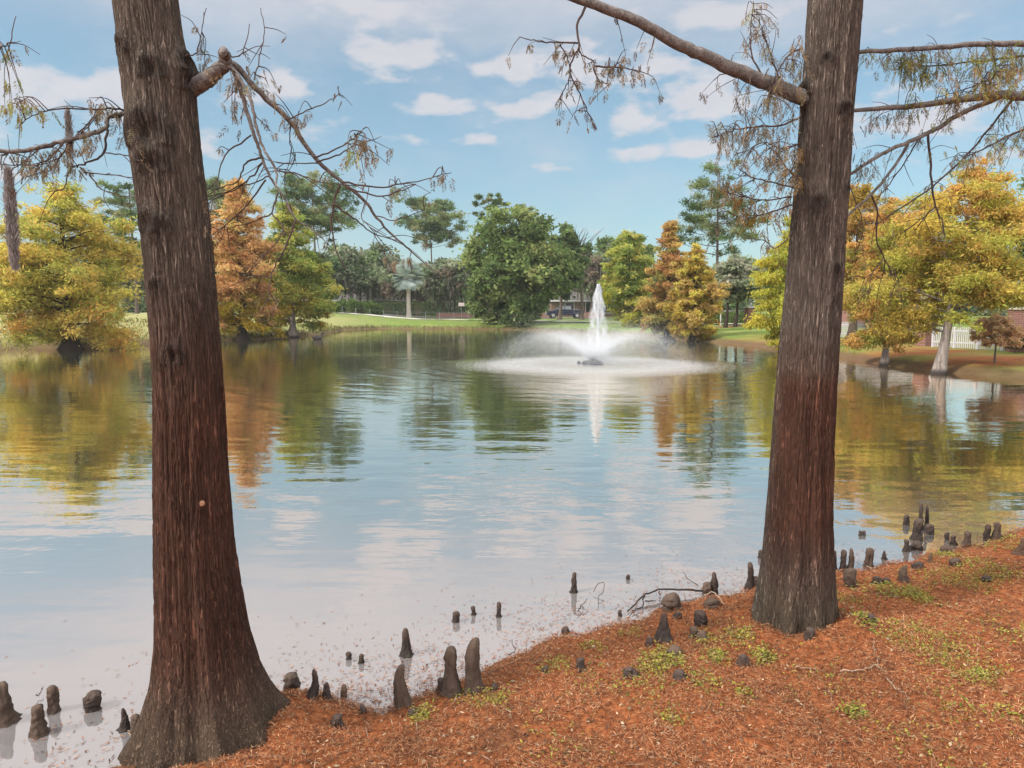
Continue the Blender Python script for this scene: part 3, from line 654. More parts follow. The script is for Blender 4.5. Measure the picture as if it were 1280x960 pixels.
# ------------------------------------------------------------------ two near cypress trunks
def near_trunk(o, rows, Y, mt, flute, knots, seed, lich):
    rows = [(py, l, r) for py, l, r in rows]
    base = np.array(o.location)
    zc, cx, rd = [], [], []
    for py, l, r in rows:
        L, R = at(l, py, Y), at(r, py, Y); zc.append(L[2]); cx.append((L[0] + R[0]) / 2); rd.append((R[0] - L[0]) / 2)
    zc, cx, rd = map(np.array, (zc, cx, rd)); od = np.argsort(zc); zc, cx, rd = zc[od], cx[od], rd[od]
    top = 9.0
    sl = (cx[-1] - cx[-4]) / (zc[-1] - zc[-4]); zc = np.append(zc, top); cx = np.append(cx, cx[-1] + sl * (top - zc[-2])); rd = np.append(rd, rd[-1] * 0.72)
    nz_, na_ = 900, 400
    z = np.concatenate([np.linspace(-0.25, 0.8, 200), np.linspace(0.8, top, nz_ - 200 + 1)[1:]])
    X = np.interp(z, zc, cx); Rr = np.interp(z, zc, rd)
    if z[0] < zc[0]: Rr = Rr + 0.0
    ker = np.ones(15) / 15; pad = lambda v: np.convolve(np.pad(v, 7, 'edge'), ker, 'valid'); X, Rr = pad(X), pad(Rr)
    th = np.linspace(0, 2 * PI, na_, endpoint=False)
    r_ = np.random.default_rng(seed); fl = np.zeros(na_)
    for (k, amp) in ((5, .5), (7, .6), (11, .35), (17, .18)): fl += amp * np.sin(k * th + r_.uniform(0, 6.3) + 0.5 * np.sin(2 * th + r_.uniform(0, 6)))
    A = flute * np.exp(-np.maximum(z, 0) / 0.55) + 0.02
    RR = Rr[:, None] * (1 + A[:, None] * (fl[None, :] - 0.9))
    zz, tt = np.meshgrid(z, th, indexing='ij')
    pn = np.stack([np.cos(tt).ravel() * 3, np.sin(tt).ravel() * 3, zz.ravel() * 1.6], 1)
    RR = RR + (0.007 * vnoise(pn, seed) + 0.0035 * vnoise(pn * np.array([5, 5, 1.2]), seed + 1)).reshape(RR.shape)
    pr_ = np.stack([np.cos(tt).ravel() * 11, np.sin(tt).ravel() * 11, zz.ravel() * 2.4], 1); pr_[:, :2] += 0.5 * np.stack([vnoise(pn * 2, seed + 4), vnoise(pn * 2, seed + 5)], 1)
    rdg = np.abs(vnoise(pr_, seed + 2)); rdg2 = np.abs(vnoise(pr_ * np.array([2.1, 2.1, 1.8]), seed + 3))
    RR = RR - 0.007 * np.exp(-(rdg / 0.14) ** 2).reshape(RR.shape) - 0.0035 * np.exp(-(rdg2 / 0.16) ** 2).reshape(RR.shape)
    scar = np.zeros_like(RR); lic = np.zeros_like(RR)
    VX = X[:, None] + RR * np.cos(tt); VY = Y + RR * np.sin(tt)
    for (kx, ky, s_, dep) in knots:
        q = at(kx, ky, Y); rk = np.interp(q[2], z, Rr); cth = np.clip((q[0] - np.interp(q[2], z, X)) / rk, -0.97, 0.97); t0 = 2 * PI - math.acos(cth)
        da = (tt - t0 + PI) % (2 * PI) - PI; uu = da * rk / s_; vv = (zz - q[2]) / (s_ * 1.2); d2 = uu ** 2 + vv ** 2
        brow = np.exp(-((np.sqrt(d2) - 1.0) / 0.35) ** 2) * (vv > -0.5); RR += 1.7 * dep * (np.exp(-d2 * 0.5) * 0.9 + 0.5 * brow - 1.1 * np.exp(-d2 * 4))
        scar = np.maximum(scar, 0.85 * np.exp(-d2 * 1.1) + 0.5 * brow)
    lic = np.exp(-(((tt - PI + 0.25) / lich[0]) ** 2)) * lich[1]
    V = np.stack([X[:, None] + RR * np.cos(tt), Y + RR * np.sin(tt), zz], -1).reshape(-1, 3) - base
    i, j = np.meshgrid(np.arange(len(z) - 1), np.arange(na_), indexing='ij'); j2 = (j + 1) % na_
    Q = np.stack([i * na_ + j, i * na_ + j2, (i + 1) * na_ + j2, (i + 1) * na_ + j], -1).reshape(-1, 4)
    me = np_mesh('trunk', V, Q, None, True, {'scar': np.stack([scar.ravel(), lic.ravel(), 0 * scar.ravel()], 1)})
    meshobj('trunk', me, mt, o)
    return lambda zq: np.array([np.interp(zq, z, X), Y, zq]), lambda zq: np.interp(zq, z, Rr)

YL, YR, YO = 3.42, 4.52, 4.9
pL = at(262, 925, YL); pR = at(993, 790, YR)
TL = thing('bald_cypress', 'near bald cypress with thick red brown trunk at the water edge, left of the fountain', 'tree', (pL[0], YL, 0.0), 0, None)
TR = thing('bald_cypress', 'near bald cypress on the orange litter bank with knees around its foot', 'tree', (pR[0], YR, 0.0), 0, None)
near_trunk(TL, [(960, 140, 400), (925, 160, 372), (906, 172, 355), (880, 182, 336), (850, 191, 322), (800, 196, 308), (700, 196, 292), (600, 196, 284), (500, 194, 279), (400, 189, 271), (300, 180, 262), (200, 168, 250), (120, 158, 242), (53, 150, 228), (0, 143, 220), (-60, 136, 211)],
           YL, M_barkL, 0.125, [(208, 100, .05, .012), (204, 178, .085, .016), (212, 215, .06, .010), (206, 285, .05, .012), (222, 290, .04, .008), (235, 445, .045, .010), (238, 86, .05, .02), (170, 72, .04, .012), (215, 360, .03, .006), (240, 108, .055, .014)], 5, (0.22, 0.5))
near_trunk(TR, [(830, 925, 1062), (805, 930, 1056), (790, 934, 1051), (760, 942, 1047), (740, 946, 1044), (700, 953, 1042), (650, 958, 1040), (550, 965, 1041), (430, 975, 1047), (300, 988, 1055), (200, 997, 1061), (120, 1003, 1066), (53, 1008, 1072), (0, 1012, 1076), (-60, 1016, 1081)],
           YR, M_barkR, 0.135, [(1022, 84, .03, .012), (1042, 146, .04, .014), (1012, 258, .04, .010), (1030, 338, .03, .008), (1048, 240, .03, .006), (1004, 118, .045, .02)], 9, (0.42, 0.85))
# pruned branch scar on the left trunk: pale cut disc
q = at(267, 620, YL); dx_ = 0.100; dy_ = -math.sqrt(0.168 ** 2 - dx_ ** 2); nr_ = np.array([dx_, dy_, 0]) / 0.168; cq = np.array([q[0] - pL[0], dy_, q[2]])
mb = MB(); V, Fc = tube_geo([cq - nr_ * .02, cq + nr_ * .003, cq + nr_ * .006], [0.0145, 0.0145, 0.010], 14); mb.add(V, Fc).build('branch_scar', plain('cut_wood', (0.32, 0.165, 0.095), 0.8, var=0.3, scale=60), TL, True)

def limb(parent, pts, w0, w1, Y0, dY, name='branch', m=None, sub=5, wob=0.0022, taper=1.0):
    """branch through photo points: drifts dY in depth from Y0 on; w in photo pixels"""
    base = np.array(parent.location); n_ = len(pts)
    P = np.array([at(px, py, Y0 + dY * k / (n_ - 1)) for k, (px, py) in enumerate(pts)])
    P = smooth_path(P, sub); P[1:-1] += rng.normal(0, wob, (len(P) - 2, 3)) * [1, 1, 1]
    tt = np.linspace(0, 1, len(P)) ** taper
    R = (w0 * (1 - tt) + w1 * tt) / 2 * Y0 / F
    V, Fc = tube_geo(P - base, R, 9 if w0 > 6 else 6)
    mb = MB().add(V, Fc); o = mb.build(name, m or M_branch, parent, True)
    return P, o
def twiglets(P, n_, length, Y0):
    """fine side twigs growing off a branch path"""
    mb = MB(); ends = []
    for k in range(n_):
        i = rng.integers(len(P) // 4, len(P)); c = P[i]; T = P[min(i + 1, len(P) - 1)] - P[max(i - 1, 0)]; T = T / (np.linalg.norm(T) + 1e-9)
        L = length * rng.uniform(0.35, 1.1); dr = unit(T * rng.uniform(0.3, 1.0) + rng.normal(0, .5, 3)); dr[2] -= 0.2
        q1 = c + dr * L * 0.5 + rng.normal(0, .006, 3); q2 = c + dr * L + np.array([0, 0, -0.10 * L]) + rng.normal(0, .008, 3)
        mb.tube(smooth_path([c, q1, q2], 3), np.linspace(0.0024, 0.0010, 7), 4, False); ends += [q1, q2]
    return mb, ends
SPR = {'c': [], 'u': [], 'w': [], 'k': []}
def sprays(points, cols, per=3, L=(0.05, 0.11), spread=0.03, store=None):
    """feathery drooping cypress sprays: rachis with two rows of thin leaflets"""
    st = store
    cols = np.array(cols)
    for c in points:
        for _ in range(per):
            p0 = np.asarray(c) + rng.normal(0, spread, 3); ln = rng.uniform(*L)
            ax = unit(np.array([rng.normal(0, .38), rng.normal(0, .38), -1.0])); si = unit(np.cross(ax, rng.normal(size=3))); k = rng.integers(9, 15)
            col = cols[rng.integers(0, len(cols))] * rng.uniform(0.7, 1.25)
            for s_ in np.linspace(0.08, 1, k):
                for sg in (-1, 1):
                    dr = unit(ax * 0.75 + sg * si * 0.8 + rng.normal(0, .12, 3)); ll = 0.0125 * (1.15 - 0.6 * s_) * rng.uniform(.8, 1.2)
                    st['c'].append(p0 + ax * ln * s_ + dr * ll); st['u'].append(dr * ll); st['w'].append(unit(np.cross(dr, rng.normal(size=3))) * 0.0021); st['k'].append(col * rng.uniform(.85, 1.15))
def flush_sprays(st, parent, name='foliage'):
    b = np.array(parent.location); return leaves(name, np.array(st['c']) - b, np.array(st['u']), np.array(st['w']), np.array(st['k']), M_needle, parent)
def new(): return {'c': [], 'u': [], 'w': [], 'k': []}
BRN = [(0.24, 0.18, 0.12), (0.18, 0.13, 0.09), (0.28, 0.21, 0.12), (0.20, 0.18, 0.10)]
OLV = [(0.26, 0.26, 0.07), (0.19, 0.21, 0.06), (0.33, 0.28, 0.08), (0.27, 0.18, 0.08)]
RUS = [(0.34, 0.17, 0.05), (0.26, 0.15, 0.05), (0.22, 0.19, 0.05), (0.38, 0.22, 0.06)]

def hang(box, n_, cols, Yc, st, mb_, base, L=(0.05, 0.11), spread=0.012, per=4, wood=None):
    """drooping twigs with sprays filling a region under a limb"""
    x0, y0, x1, y1 = box
    for _ in range(n_):
        a_, b_ = rng.uniform(x0, x1), rng.uniform(y0, y1); q = at(a_, b_, Yc + rng.uniform(-.3, .3))
        wd_ = WOOD[0]; dd = np.linalg.norm((wd_ - q - [0, 0, .08]) * [1, .6, 1], axis=1); q0 = wd_[int(np.argmin(dd + rng.uniform(0, .12, len(dd))))]
        if np.linalg.norm(q0 - q) > .55: continue
        mb_.tube(smooth_path([q0 - base, (q + q0) / 2 - base + rng.normal(0, .008, 3) + [0, 0, .03], q - base], 3), np.linspace(.0028, .0012, 7), 4, False)
        sprays([q0 * (1 - s_) + q * s_ for s_ in np.linspace(0.1, 1, per)], cols, 1, L, spread, st)
# --- left tree: stub limb with three drooping arms
YB = YL + 0.03
limb(TL, [(222, 120), (240, 110), (256, 101), (268, 92), (281, 80), (281, 71), (277, 63)], 23, 12, YB, -0.16, taper=1.0)
arms = [([(284, 78), (293, 81), (326, 116), (364, 153), (392, 194), (425, 225), (457, 252), (470, 272), (498, 300), (520, 319), (551, 347)], 8.5, 1.2),
        ([(283, 80), (295, 92), (301, 112), (311, 147), (320, 175), (328, 197), (337, 220), (351, 241), (370, 273), (390, 286), (414, 309)], 6.5, 1.0),
        ([(285, 82), (298, 95), (314, 128), (320, 153), (328, 184), (345, 212), (345, 228), (351, 244)], 5.5, 2.0)]
allL = []; YA = YB - 0.11
for k, (pt, a, b) in enumerate(arms): allL.append(limb(TL, pt, a, b, YA, (0.5, 0.15, -0.1)[k])[0])
twL = [([(392, 197), (420, 187), (439, 175), (454, 161)], 2.2), ([(395, 202), (420, 195), (440, 184), (462, 175)], 2.2), ([(397, 204), (370, 204), (345, 203)], 1.6), ([(428, 228), (470, 234), (511, 228), (564, 216)], 2.4), ([(432, 234), (470, 245), (501, 239), (520, 230)], 2.2),
       ([(425, 230), (417, 253), (415, 287), (423, 319), (432, 337)], 3.2), ([(417, 255), (445, 275), (467, 292), (495, 300)], 2.6), ([(328, 197), (307, 203), (298, 225), (279, 234), (257, 244)], 2.6), ([(330, 200), (314, 222), (286, 238), (260, 246)], 2.4),
       ([(332, 225), (304, 262), (265, 294)], 2.4), ([(314, 169), (282, 194), (270, 225), (257, 237)], 2.2), ([(370, 275), (357, 309), (345, 330), (338, 350), (334, 378)], 2.8), ([(348, 241), (340, 266), (354, 284), (345, 303), (317, 334)], 2.4),
       ([(338, 218), (320, 228), (275, 245), (255, 262)], 1.8), ([(378, 225), (360, 213), (345, 213)], 1.6), ([(345, 213), (375, 218), (400, 228), (440, 232)], 2.0), ([(340, 266), (315, 278), (284, 285)], 1.8), ([(457, 252), (452, 272), (470, 290)], 1.6), ([(339, 347), (318, 345), (290, 338)], 1.4), ([(470, 270), (495, 275), (530, 262)], 1.5)]
for pt, wd in twL:
    allL.append(limb(TL, pt, wd, 0.9, YA + 0.12, rng.uniform(-0.25, 0.3), 'twig', M_twig)[0])
# left of the trunk
YC = YL + 0.02
lefts = [([(166, 139), (150, 143), (136, 146), (132, 159), (110, 169), (82, 176), (50, 184), (22, 189), (-30, 189), (-80, 196)], 6.0, 4.5, 0), ([(135, 162), (130, 191), (115, 201), (100, 207), (88, 210), (80, 235), (60, 240)], 3.2, 1.0, 1), ([(100, 209), (112, 216), (172, 222)], 2, 1, 1), ([(112, 217), (125, 235), (148, 245)], 2, 1, 1),
         ([(160, 139), (140, 135), (120, 137), (75, 136), (45, 142), (25, 156)], 2.6, 1, 1), ([(118, 145), (95, 170), (72, 197), (40, 210)], 2, 1, 1), ([(130, 191), (160, 195), (175, 201)], 1.6, 1, 1), ([(125, 137), (110, 158), (90, 175)], 1.8, 1, 1), ([(80, 178), (60, 200), (35, 207), (0, 205)], 2, 1, 1), ([(90, 175), (66, 210), (50, 216)], 1.5, .8, 1), ([(20, 190), (2, 196), (2, 212)], 2, 1.4, 1), ([(50, 186), (25, 205), (14, 214)], 1.6, 1, 1)]
for pt, a, b, tw_ in lefts: allL.append(limb(TL, pt, a, b, YC, -0.25, 'twig' if tw_ else 'branch', M_twig if tw_ else M_branch)[0])
# thin twigs at the top
for pt in ([(232, 70), (246, 66), (252, 40), (258, 10)], [(283, 70), (300, 70), (308, 52), (312, 30)], [(318, 100), (325, 70), (330, 40), (326, 10)], [(0, 60), (12, 52), (20, 20)], [(360, 149), (390, 135), (415, 124), (425, 116)], [(364, 153), (362, 175), (368, 200)]):
    allL.append(limb(TL, pt, 1.8, 0.9, YA, 0.2, 'twig', M_twig)[0])
mbT = MB(); ends = []; stL = new(); bL = np.array(TL.location); WOOD = [np.vstack(allL)]
for (cx_, cy_, n_, cl_) in [(14, 130, 7, OLV), (34, 128, 4, OLV), (288, 128, 2, BRN), (298, 148, 3, BRN), (120, 128, 5, BRN), (155, 162, 4, BRN), (440, 192, 4, OLV), (462, 176, 3, BRN), (340, 112, 3, BRN), (255, 80, 3, BRN), (563, 220, 2, BRN), (60, 207, 6, BRN), (88, 207, 5, BRN), (372, 150, 3, BRN), (450, 218, 3, BRN), (500, 236, 3, OLV), (30, 200, 5, BRN), (110, 185, 4, BRN), (300, 110, 3, BRN)]:
    hang((cx_ - 9, cy_ - 7, cx_ + 9, cy_ + 8), n_, cl_, YA + .05, stL, mbT, bL, (0.04, 0.085), .008, 3)
for P in allL:
    m2, e = twiglets(P, 3, 0.19, YA); mbT.add(np.array(m2.v) - np.array(TL.location), m2.f); ends += e
tag(mbT.build('fine_twigs', M_twig, TL), kind='stuff')
ends = np.array(ends); sprays(ends[rng.choice(len(ends), 70)], BRN[:3], 1, (0.03, 0.07), 0.01, stL)
flush_sprays(stL, TL)

allR = []
limbR = limb(TR, [(1020, 128), (1000, 121), (960, 104), (920, 88), (882, 70), (845, 53), (800, 28), (745, 6), (690, -12)], 21, 9, YR + 0.02, -0.5, taper=0.8)[0]
rt = [([(1000, 147), (975, 157), (945, 158), (915, 163), (898, 170)], 2.6), ([(1006, 130), (965, 112), (930, 98), (905, 92), (893, 100)], 2.0), ([(994, 222), (980, 205), (970, 188)], 2.2), ([(992, 235), (965, 228), (940, 222), (925, 212)], 2.0), ([(990, 256), (960, 266), (930, 272), (905, 264)], 2.2), ([(990, 246), (955, 250), (925, 245), (900, 236)], 1.8), ([(955, 98), (940, 70), (938, 40), (942, 5)], 2.4), ([(975, 100), (965, 75), (958, 50)], 2.0), ([(1003, 60), (985, 70), (970, 95), (962, 120)], 2.0), ([(990, 290), (970, 310), (955, 300), (940, 302)], 1.6), ([(1000, 180), (975, 185), (955, 178), (930, 190)], 1.8)]
for pt, wd in rt: allR.append(limb(TR, pt, wd, 0.9, YR - 0.1, rng.uniform(-.35, .1), 'twig', M_twig)[0])
# twig dropping from the limb above the frame
YT = YR - 0.44
allT = []
for pt, wd in [([(735, 2), (722, 30), (724, 55), (725, 66), (742, 77), (742, 88)], 3.2), ([(744, 83), (765, 84), (786, 86), (808, 92)], 2.4), ([(724, 58), (714, 79), (714, 95), (728, 124), (738, 148), (746, 162)], 2.2), ([(722, 54), (700, 53), (672, 52), (650, 46)], 2.4), ([(714, 95), (706, 110), (694, 132)], 1.6), ([(700, 54), (706, 66), (712, 78)], 1.6), ([(743, 86), (748, 100), (762, 105)], 1.6)]:
    allT.append(limb(TR, pt, wd, 0.9, YT, rng.uniform(-.15, .15), 'twig', M_twig)[0])
mbT = MB(); eR, eT = [], []
for P in allR:
    m2, e = twiglets(P, 7, 0.20, YR); mbT.add(np.array(m2.v) - np.array(TR.location), m2.f); eR += e
for P in allT:
    m2, e = twiglets(P, 4, 0.12, YR); mbT.add(np.array(m2.v) - np.array(TR.location), m2.f); eT += e
stR = new()
bR = np.array(TR.location); WOOD = [np.vstack([limbR] + allR + allT)]
hang((905, 120, 1000, 200), 28, BRN, YR - .2, stR, mbT, bR)
hang((885, 150, 960, 215), 16, BRN, YR - .25, stR, mbT, bR)
hang((950, 60, 1010, 120), 16, BRN, YR - .1, stR, mbT, bR)
hang((960, 190, 1000, 245), 12, BRN, YR - .1, stR, mbT, bR)
hang((905, 215, 990, 285), 34, RUS, YR + .2, stR, mbT, bR, (0.05, 0.10), 0.02, 5)
hang((930, 0, 1010, 60), 10, BRN + OLV[:1], YR - .1, stR, mbT, bR)
hang((690, 60, 800, 95), 12, BRN, YT, stR, mbT, bR, (0.03, 0.07), .01, 3)
sprays(np.array(eT)[rng.choice(len(eT), 46)], BRN, 1, (0.03, 0.07), .006, stR)
sprays(np.array(eR)[rng.choice(len(eR), 80)], BRN, 1, (0.04, 0.09), .008, stR)
hang((775, 78, 812, 98), 5, BRN, YT, stR, mbT, bR, (0.04, 0.07), .008, 3)
hang((710, 140, 722, 160), 2, BRN, YT, stR, mbT, bR, (0.04, 0.07), .005, 2)
tag(mbT.build('fine_twigs', M_twig, TR), kind='stuff')
flush_sprays(stR, TR)

# --- tree outside the right edge whose limbs reach into the picture
xO = at(1500, 480, YO)[0]
TO = thing('bald_cypress', 'overhanging bald cypress limbs with drooping olive sprays entering from the right edge', 'tree', (xO, YO, gz(xO, YO) - 0.05))
mb = MB(); trunk_tubes(mb, 9.0, 0.24, 1.7, (0.1, 0.1), 16, 0.02, 0.5); mb.build('trunk', M_barkR, TO, True)
oL = [([(1510, 40), (1400, 56), (1280, 54), (1234, 55), (1156, 60), (1073, 66), (1040, 70)], 9, 4.0, 'branch'), ([(1510, 128), (1380, 122), (1280, 120), (1242, 119), (1195, 125), (1130, 133), (1065, 138), (1035, 143)], 15, 2.6, 'branch'),
      ([(1250, 121), (1203, 141), (1169, 162), (1130, 180), (1096, 196), (1063, 218), (1040, 232)], 6.2, 3.2, 'branch'), ([(1135, 181), (1117, 209), (1088, 244), (1057, 271), (1040, 290)], 4, 2.2, 'branch'), ([(1160, 167), (1164, 217), (1169, 258), (1177, 274), (1181, 297)], 3.2, 1.4, 'twig'),
      ([(1272, 122), (1263, 127), (1221, 180), (1169, 230), (1117, 266), (1095, 282)], 3.2, 1.2, 'twig'), ([(1090, 245), (1096, 266), (1096, 300), (1106, 325), (1103, 345)], 2.6, 1.2, 'twig'), ([(1330, 140), (1280, 162), (1260, 170), (1221, 190), (1203, 196)], 3, 1.2, 'twig'), ([(1148, 174), (1130, 205), (1108, 235), (1096, 250)], 1.8, 1, 'twig'),
      ([(1234, 100), (1205, 112), (1170, 122)], 1.6, .9, 'twig'), ([(1235, 90), (1215, 118)], 1.5, .9, 'twig'), ([(1280, 70), (1230, 76), (1160, 82), (1120, 78)], 2.4, 1, 'twig'), ([(1063, 235), (1075, 265), (1080, 300)], 1.6, .8, 'twig'), ([(1169, 258), (1150, 275), (1128, 292)], 1.6, .8, 'twig'), ([(1106, 325), (1118, 340), (1124, 352)], 1.4, .8, 'twig'), ([(1104, 325), (1085, 345), (1070, 345)], 1.4, .8, 'twig'),
      ([(1240, 55), (1244, 90), (1232, 110)], 1.5, .9, 'twig')]
allO = [limb(TO, pt, a, b, YO - 0.05, -0.22 if nm == 'branch' else rng.uniform(-.2, .1), nm, M_branch if nm == 'branch' else M_twig)[0] for pt, a, b, nm in oL]
WOOD[0] = np.vstack(allO); mbT = MB(); eO = []; bO = np.array(TO.location); stO = new()
for P in allO:
    m2, e = twiglets(P, 7, 0.2, YO); mbT.add(np.array(m2.v) - bO, m2.f); eO += e
hang((1075, 62, 1280, 95), 44, OLV, YO - .1, stO, mbT, bO, (0.05, 0.12), .015, 4)
hang((1120, 60, 1160, 110), 14, [(0.22, 0.21, 0.04), (0.17, 0.17, 0.04)], YO - .1, stO, mbT, bO, (0.05, 0.10), .02, 5)
hang((1215, 75, 1300, 120), 36, RUS + OLV, YO - .1, stO, mbT, bO, (0.05, 0.12), .018, 4)
hang((1140, 90, 1230, 122), 16, BRN + OLV, YO - .1, stO, mbT, bO)
hang((1075, 140, 1200, 175), 18, BRN, YO - .1, stO, mbT, bO)
hang((1070, 185, 1130, 225), 8, BRN, YO - .1, stO, mbT, bO)
hang((1180, 185, 1285, 215), 18, OLV + RUS[:1], YO - .1, stO, mbT, bO, (0.04, 0.09), .012, 3)
hang((1240, 150, 1290, 190), 12, OLV + BRN, YO - .1, stO, mbT, bO)
sprays(np.array(eO)[rng.choice(len(eO), 90)], BRN + OLV, 1, (0.04, 0.09), .006, stO)
tag(mbT.build('fine_twigs', M_twig, TO), kind='stuff'); flush_sprays(stO, TO)

# Spanish moss hanging from the left branch
def moss(label, px, y0, y1, wpx, Y, n_=260):
    p = at(px, y0, Y); q = at(px, y1, Y); L = p[2] - q[2]; w_ = wpx * Y / F / 2
    zz = rng.uniform(0, 1, n_) ** 0.9; r_ = w_ * (0.45 + 0.75 * np.sin(PI * np.clip(zz * 0.85 + 0.1, 0, 1)))
    a = rng.uniform(0, 2 * PI, n_); C = np.stack([np.cos(a) * r_ * rng.uniform(0, 1, n_), np.sin(a) * r_ * rng.uniform(0, 1, n_), -zz * L], 1)
    U = np.stack([rng.normal(0, .35, n_), rng.normal(0, .35, n_), -np.ones(n_)], 1) * rng.uniform(.012, .03, (n_, 1)); Wd = unit(np.cross(U, rand_dir(n_))) * 0.0022
    o = thing('spanish_moss', label, 'moss', p, 0, 'moss tufts on the left branches')
    tag(leaves('moss_strands', C, U, Wd, np.array([(0.30, 0.265, 0.25)]) * (1 + rng.normal(0, .25, (n_, 1))), M_moss, o), kind='stuff')
moss('short grey moss tuft hanging from the twig left of the near left trunk', 84, 136, 192, 8, YC - .1, 420)
moss('long grey moss beard hanging at the left picture edge', 10, 211, 335, 14, YC - .2, 1500)

# ------------------------------------------------------------------ cypress knees
def knee(label, px, by, ty, wpx, shape='tall', m=None, lean=(0, 0), seed=None, water=None):
    p = on_ground(px, by) if not water else on(px, by, 0.0)
    Y = p[1]; H = at(px, ty, Y)[2] - p[2]; R = wpx / 2 * Y / F
    H = max(H, 0.02)
    n_, k = 28, 26; r_ = np.random.default_rng(abs(hash((px, by))) % 2 ** 31)
    tt = np.linspace(0, 1, k)
    if shape == 'tall': pr = 0.60 + 0.42 * (1 - tt) ** 2.2 + 0.06 * np.sin(tt * 9 + r_.uniform(0, 6))
    elif shape == 'cone': pr = 0.34 + 0.66 * (1 - tt) ** 1.15
    elif shape == 'post': pr = 0.82 + 0.18 * (1 - tt) + 0.06 * np.sin(tt * 7 + r_.uniform(0, 6))
    elif shape == 'dome': pr = np.sqrt(np.clip(1 - (tt * 0.98) ** 2.4, 0.02, 1))
    else: pr = 0.45 + 0.55 * np.sin(PI * (0.25 + 0.55 * tt))
    tip = np.sqrt(np.clip(1 - (np.clip((tt - 0.80) / 0.2, 0, 1)) ** 2, 0, 1)) if shape != 'dome' else 1
    pr = pr * tip + 0.0
    z = tt * H - 0.0; z = np.concatenate([[-0.06 - 0.1 * H], z]); pr = np.concatenate([[pr[0] * 1.12], pr])
    th = np.linspace(0, 2 * PI, n_, endpoint=False); zz, aa = np.meshgrid(z, th, indexing='ij')
    pn = np.stack([np.cos(aa).ravel() * 1.6, np.sin(aa).ravel() * 1.6, zz.ravel() / max(H, R) * 3.2], 1)
    sd0 = int(r_.integers(0, 500)); nz_ = (0.23 * vnoise(pn * .9, sd0) + 0.14 * vnoise(pn * 2.6, sd0 + 1) + 0.06 * vnoise(pn * 6.5, sd0 + 2) - 0.11 * np.exp(-(vnoise(pn * np.array([3.2, 3.2, .9]), sd0 + 3) / .16) ** 2)).reshape(zz.shape)
    nz_ = nz_ + 0.24 * np.exp(-np.maximum(zz, 0) / (0.10 * H)) + 0.14 * np.exp(-np.maximum(zz, 0) / (0.30 * H)) * np.sin(aa * int(r_.integers(4, 7)) + r_.uniform(0, 6))
    RR = R * pr[:, None] * (1 + nz_)
    f = np.clip(zz / H, 0, 1)
    bx, by_ = r_.normal(0, 0.12, 2) * R * 1.5
    lx, ly = lean[0] * wpx * Y / F, lean[1] * wpx * Y / F
    V = np.stack([RR * np.cos(aa) + lx * f + bx * np.sin(f * 3), RR * np.sin(aa) + ly * f + by_ * np.sin(f * 3), zz], -1).reshape(-1, 3)
    kk = len(z); i, j = np.meshgrid(np.arange(kk - 1), np.arange(n_), indexing='ij'); j2 = (j + 1) % n_
    Q = [tuple(x) for x in np.stack([i * n_ + j, i * n_ + j2, (i + 1) * n_ + j2, (i + 1) * n_ + j], -1).reshape(-1, 4)]
    Q.append(tuple((kk - 1) * n_ + q for q in range(n_)))
    o = MB().add(V, Q).build('cypress_knee', m or M_kneedark, None, smooth=True); o.location = p
    return tag(o, label, 'cypress knee', 'cypress knees along the near shore')
D, B_, RD = M_kneedark, M_knee, M_kneered
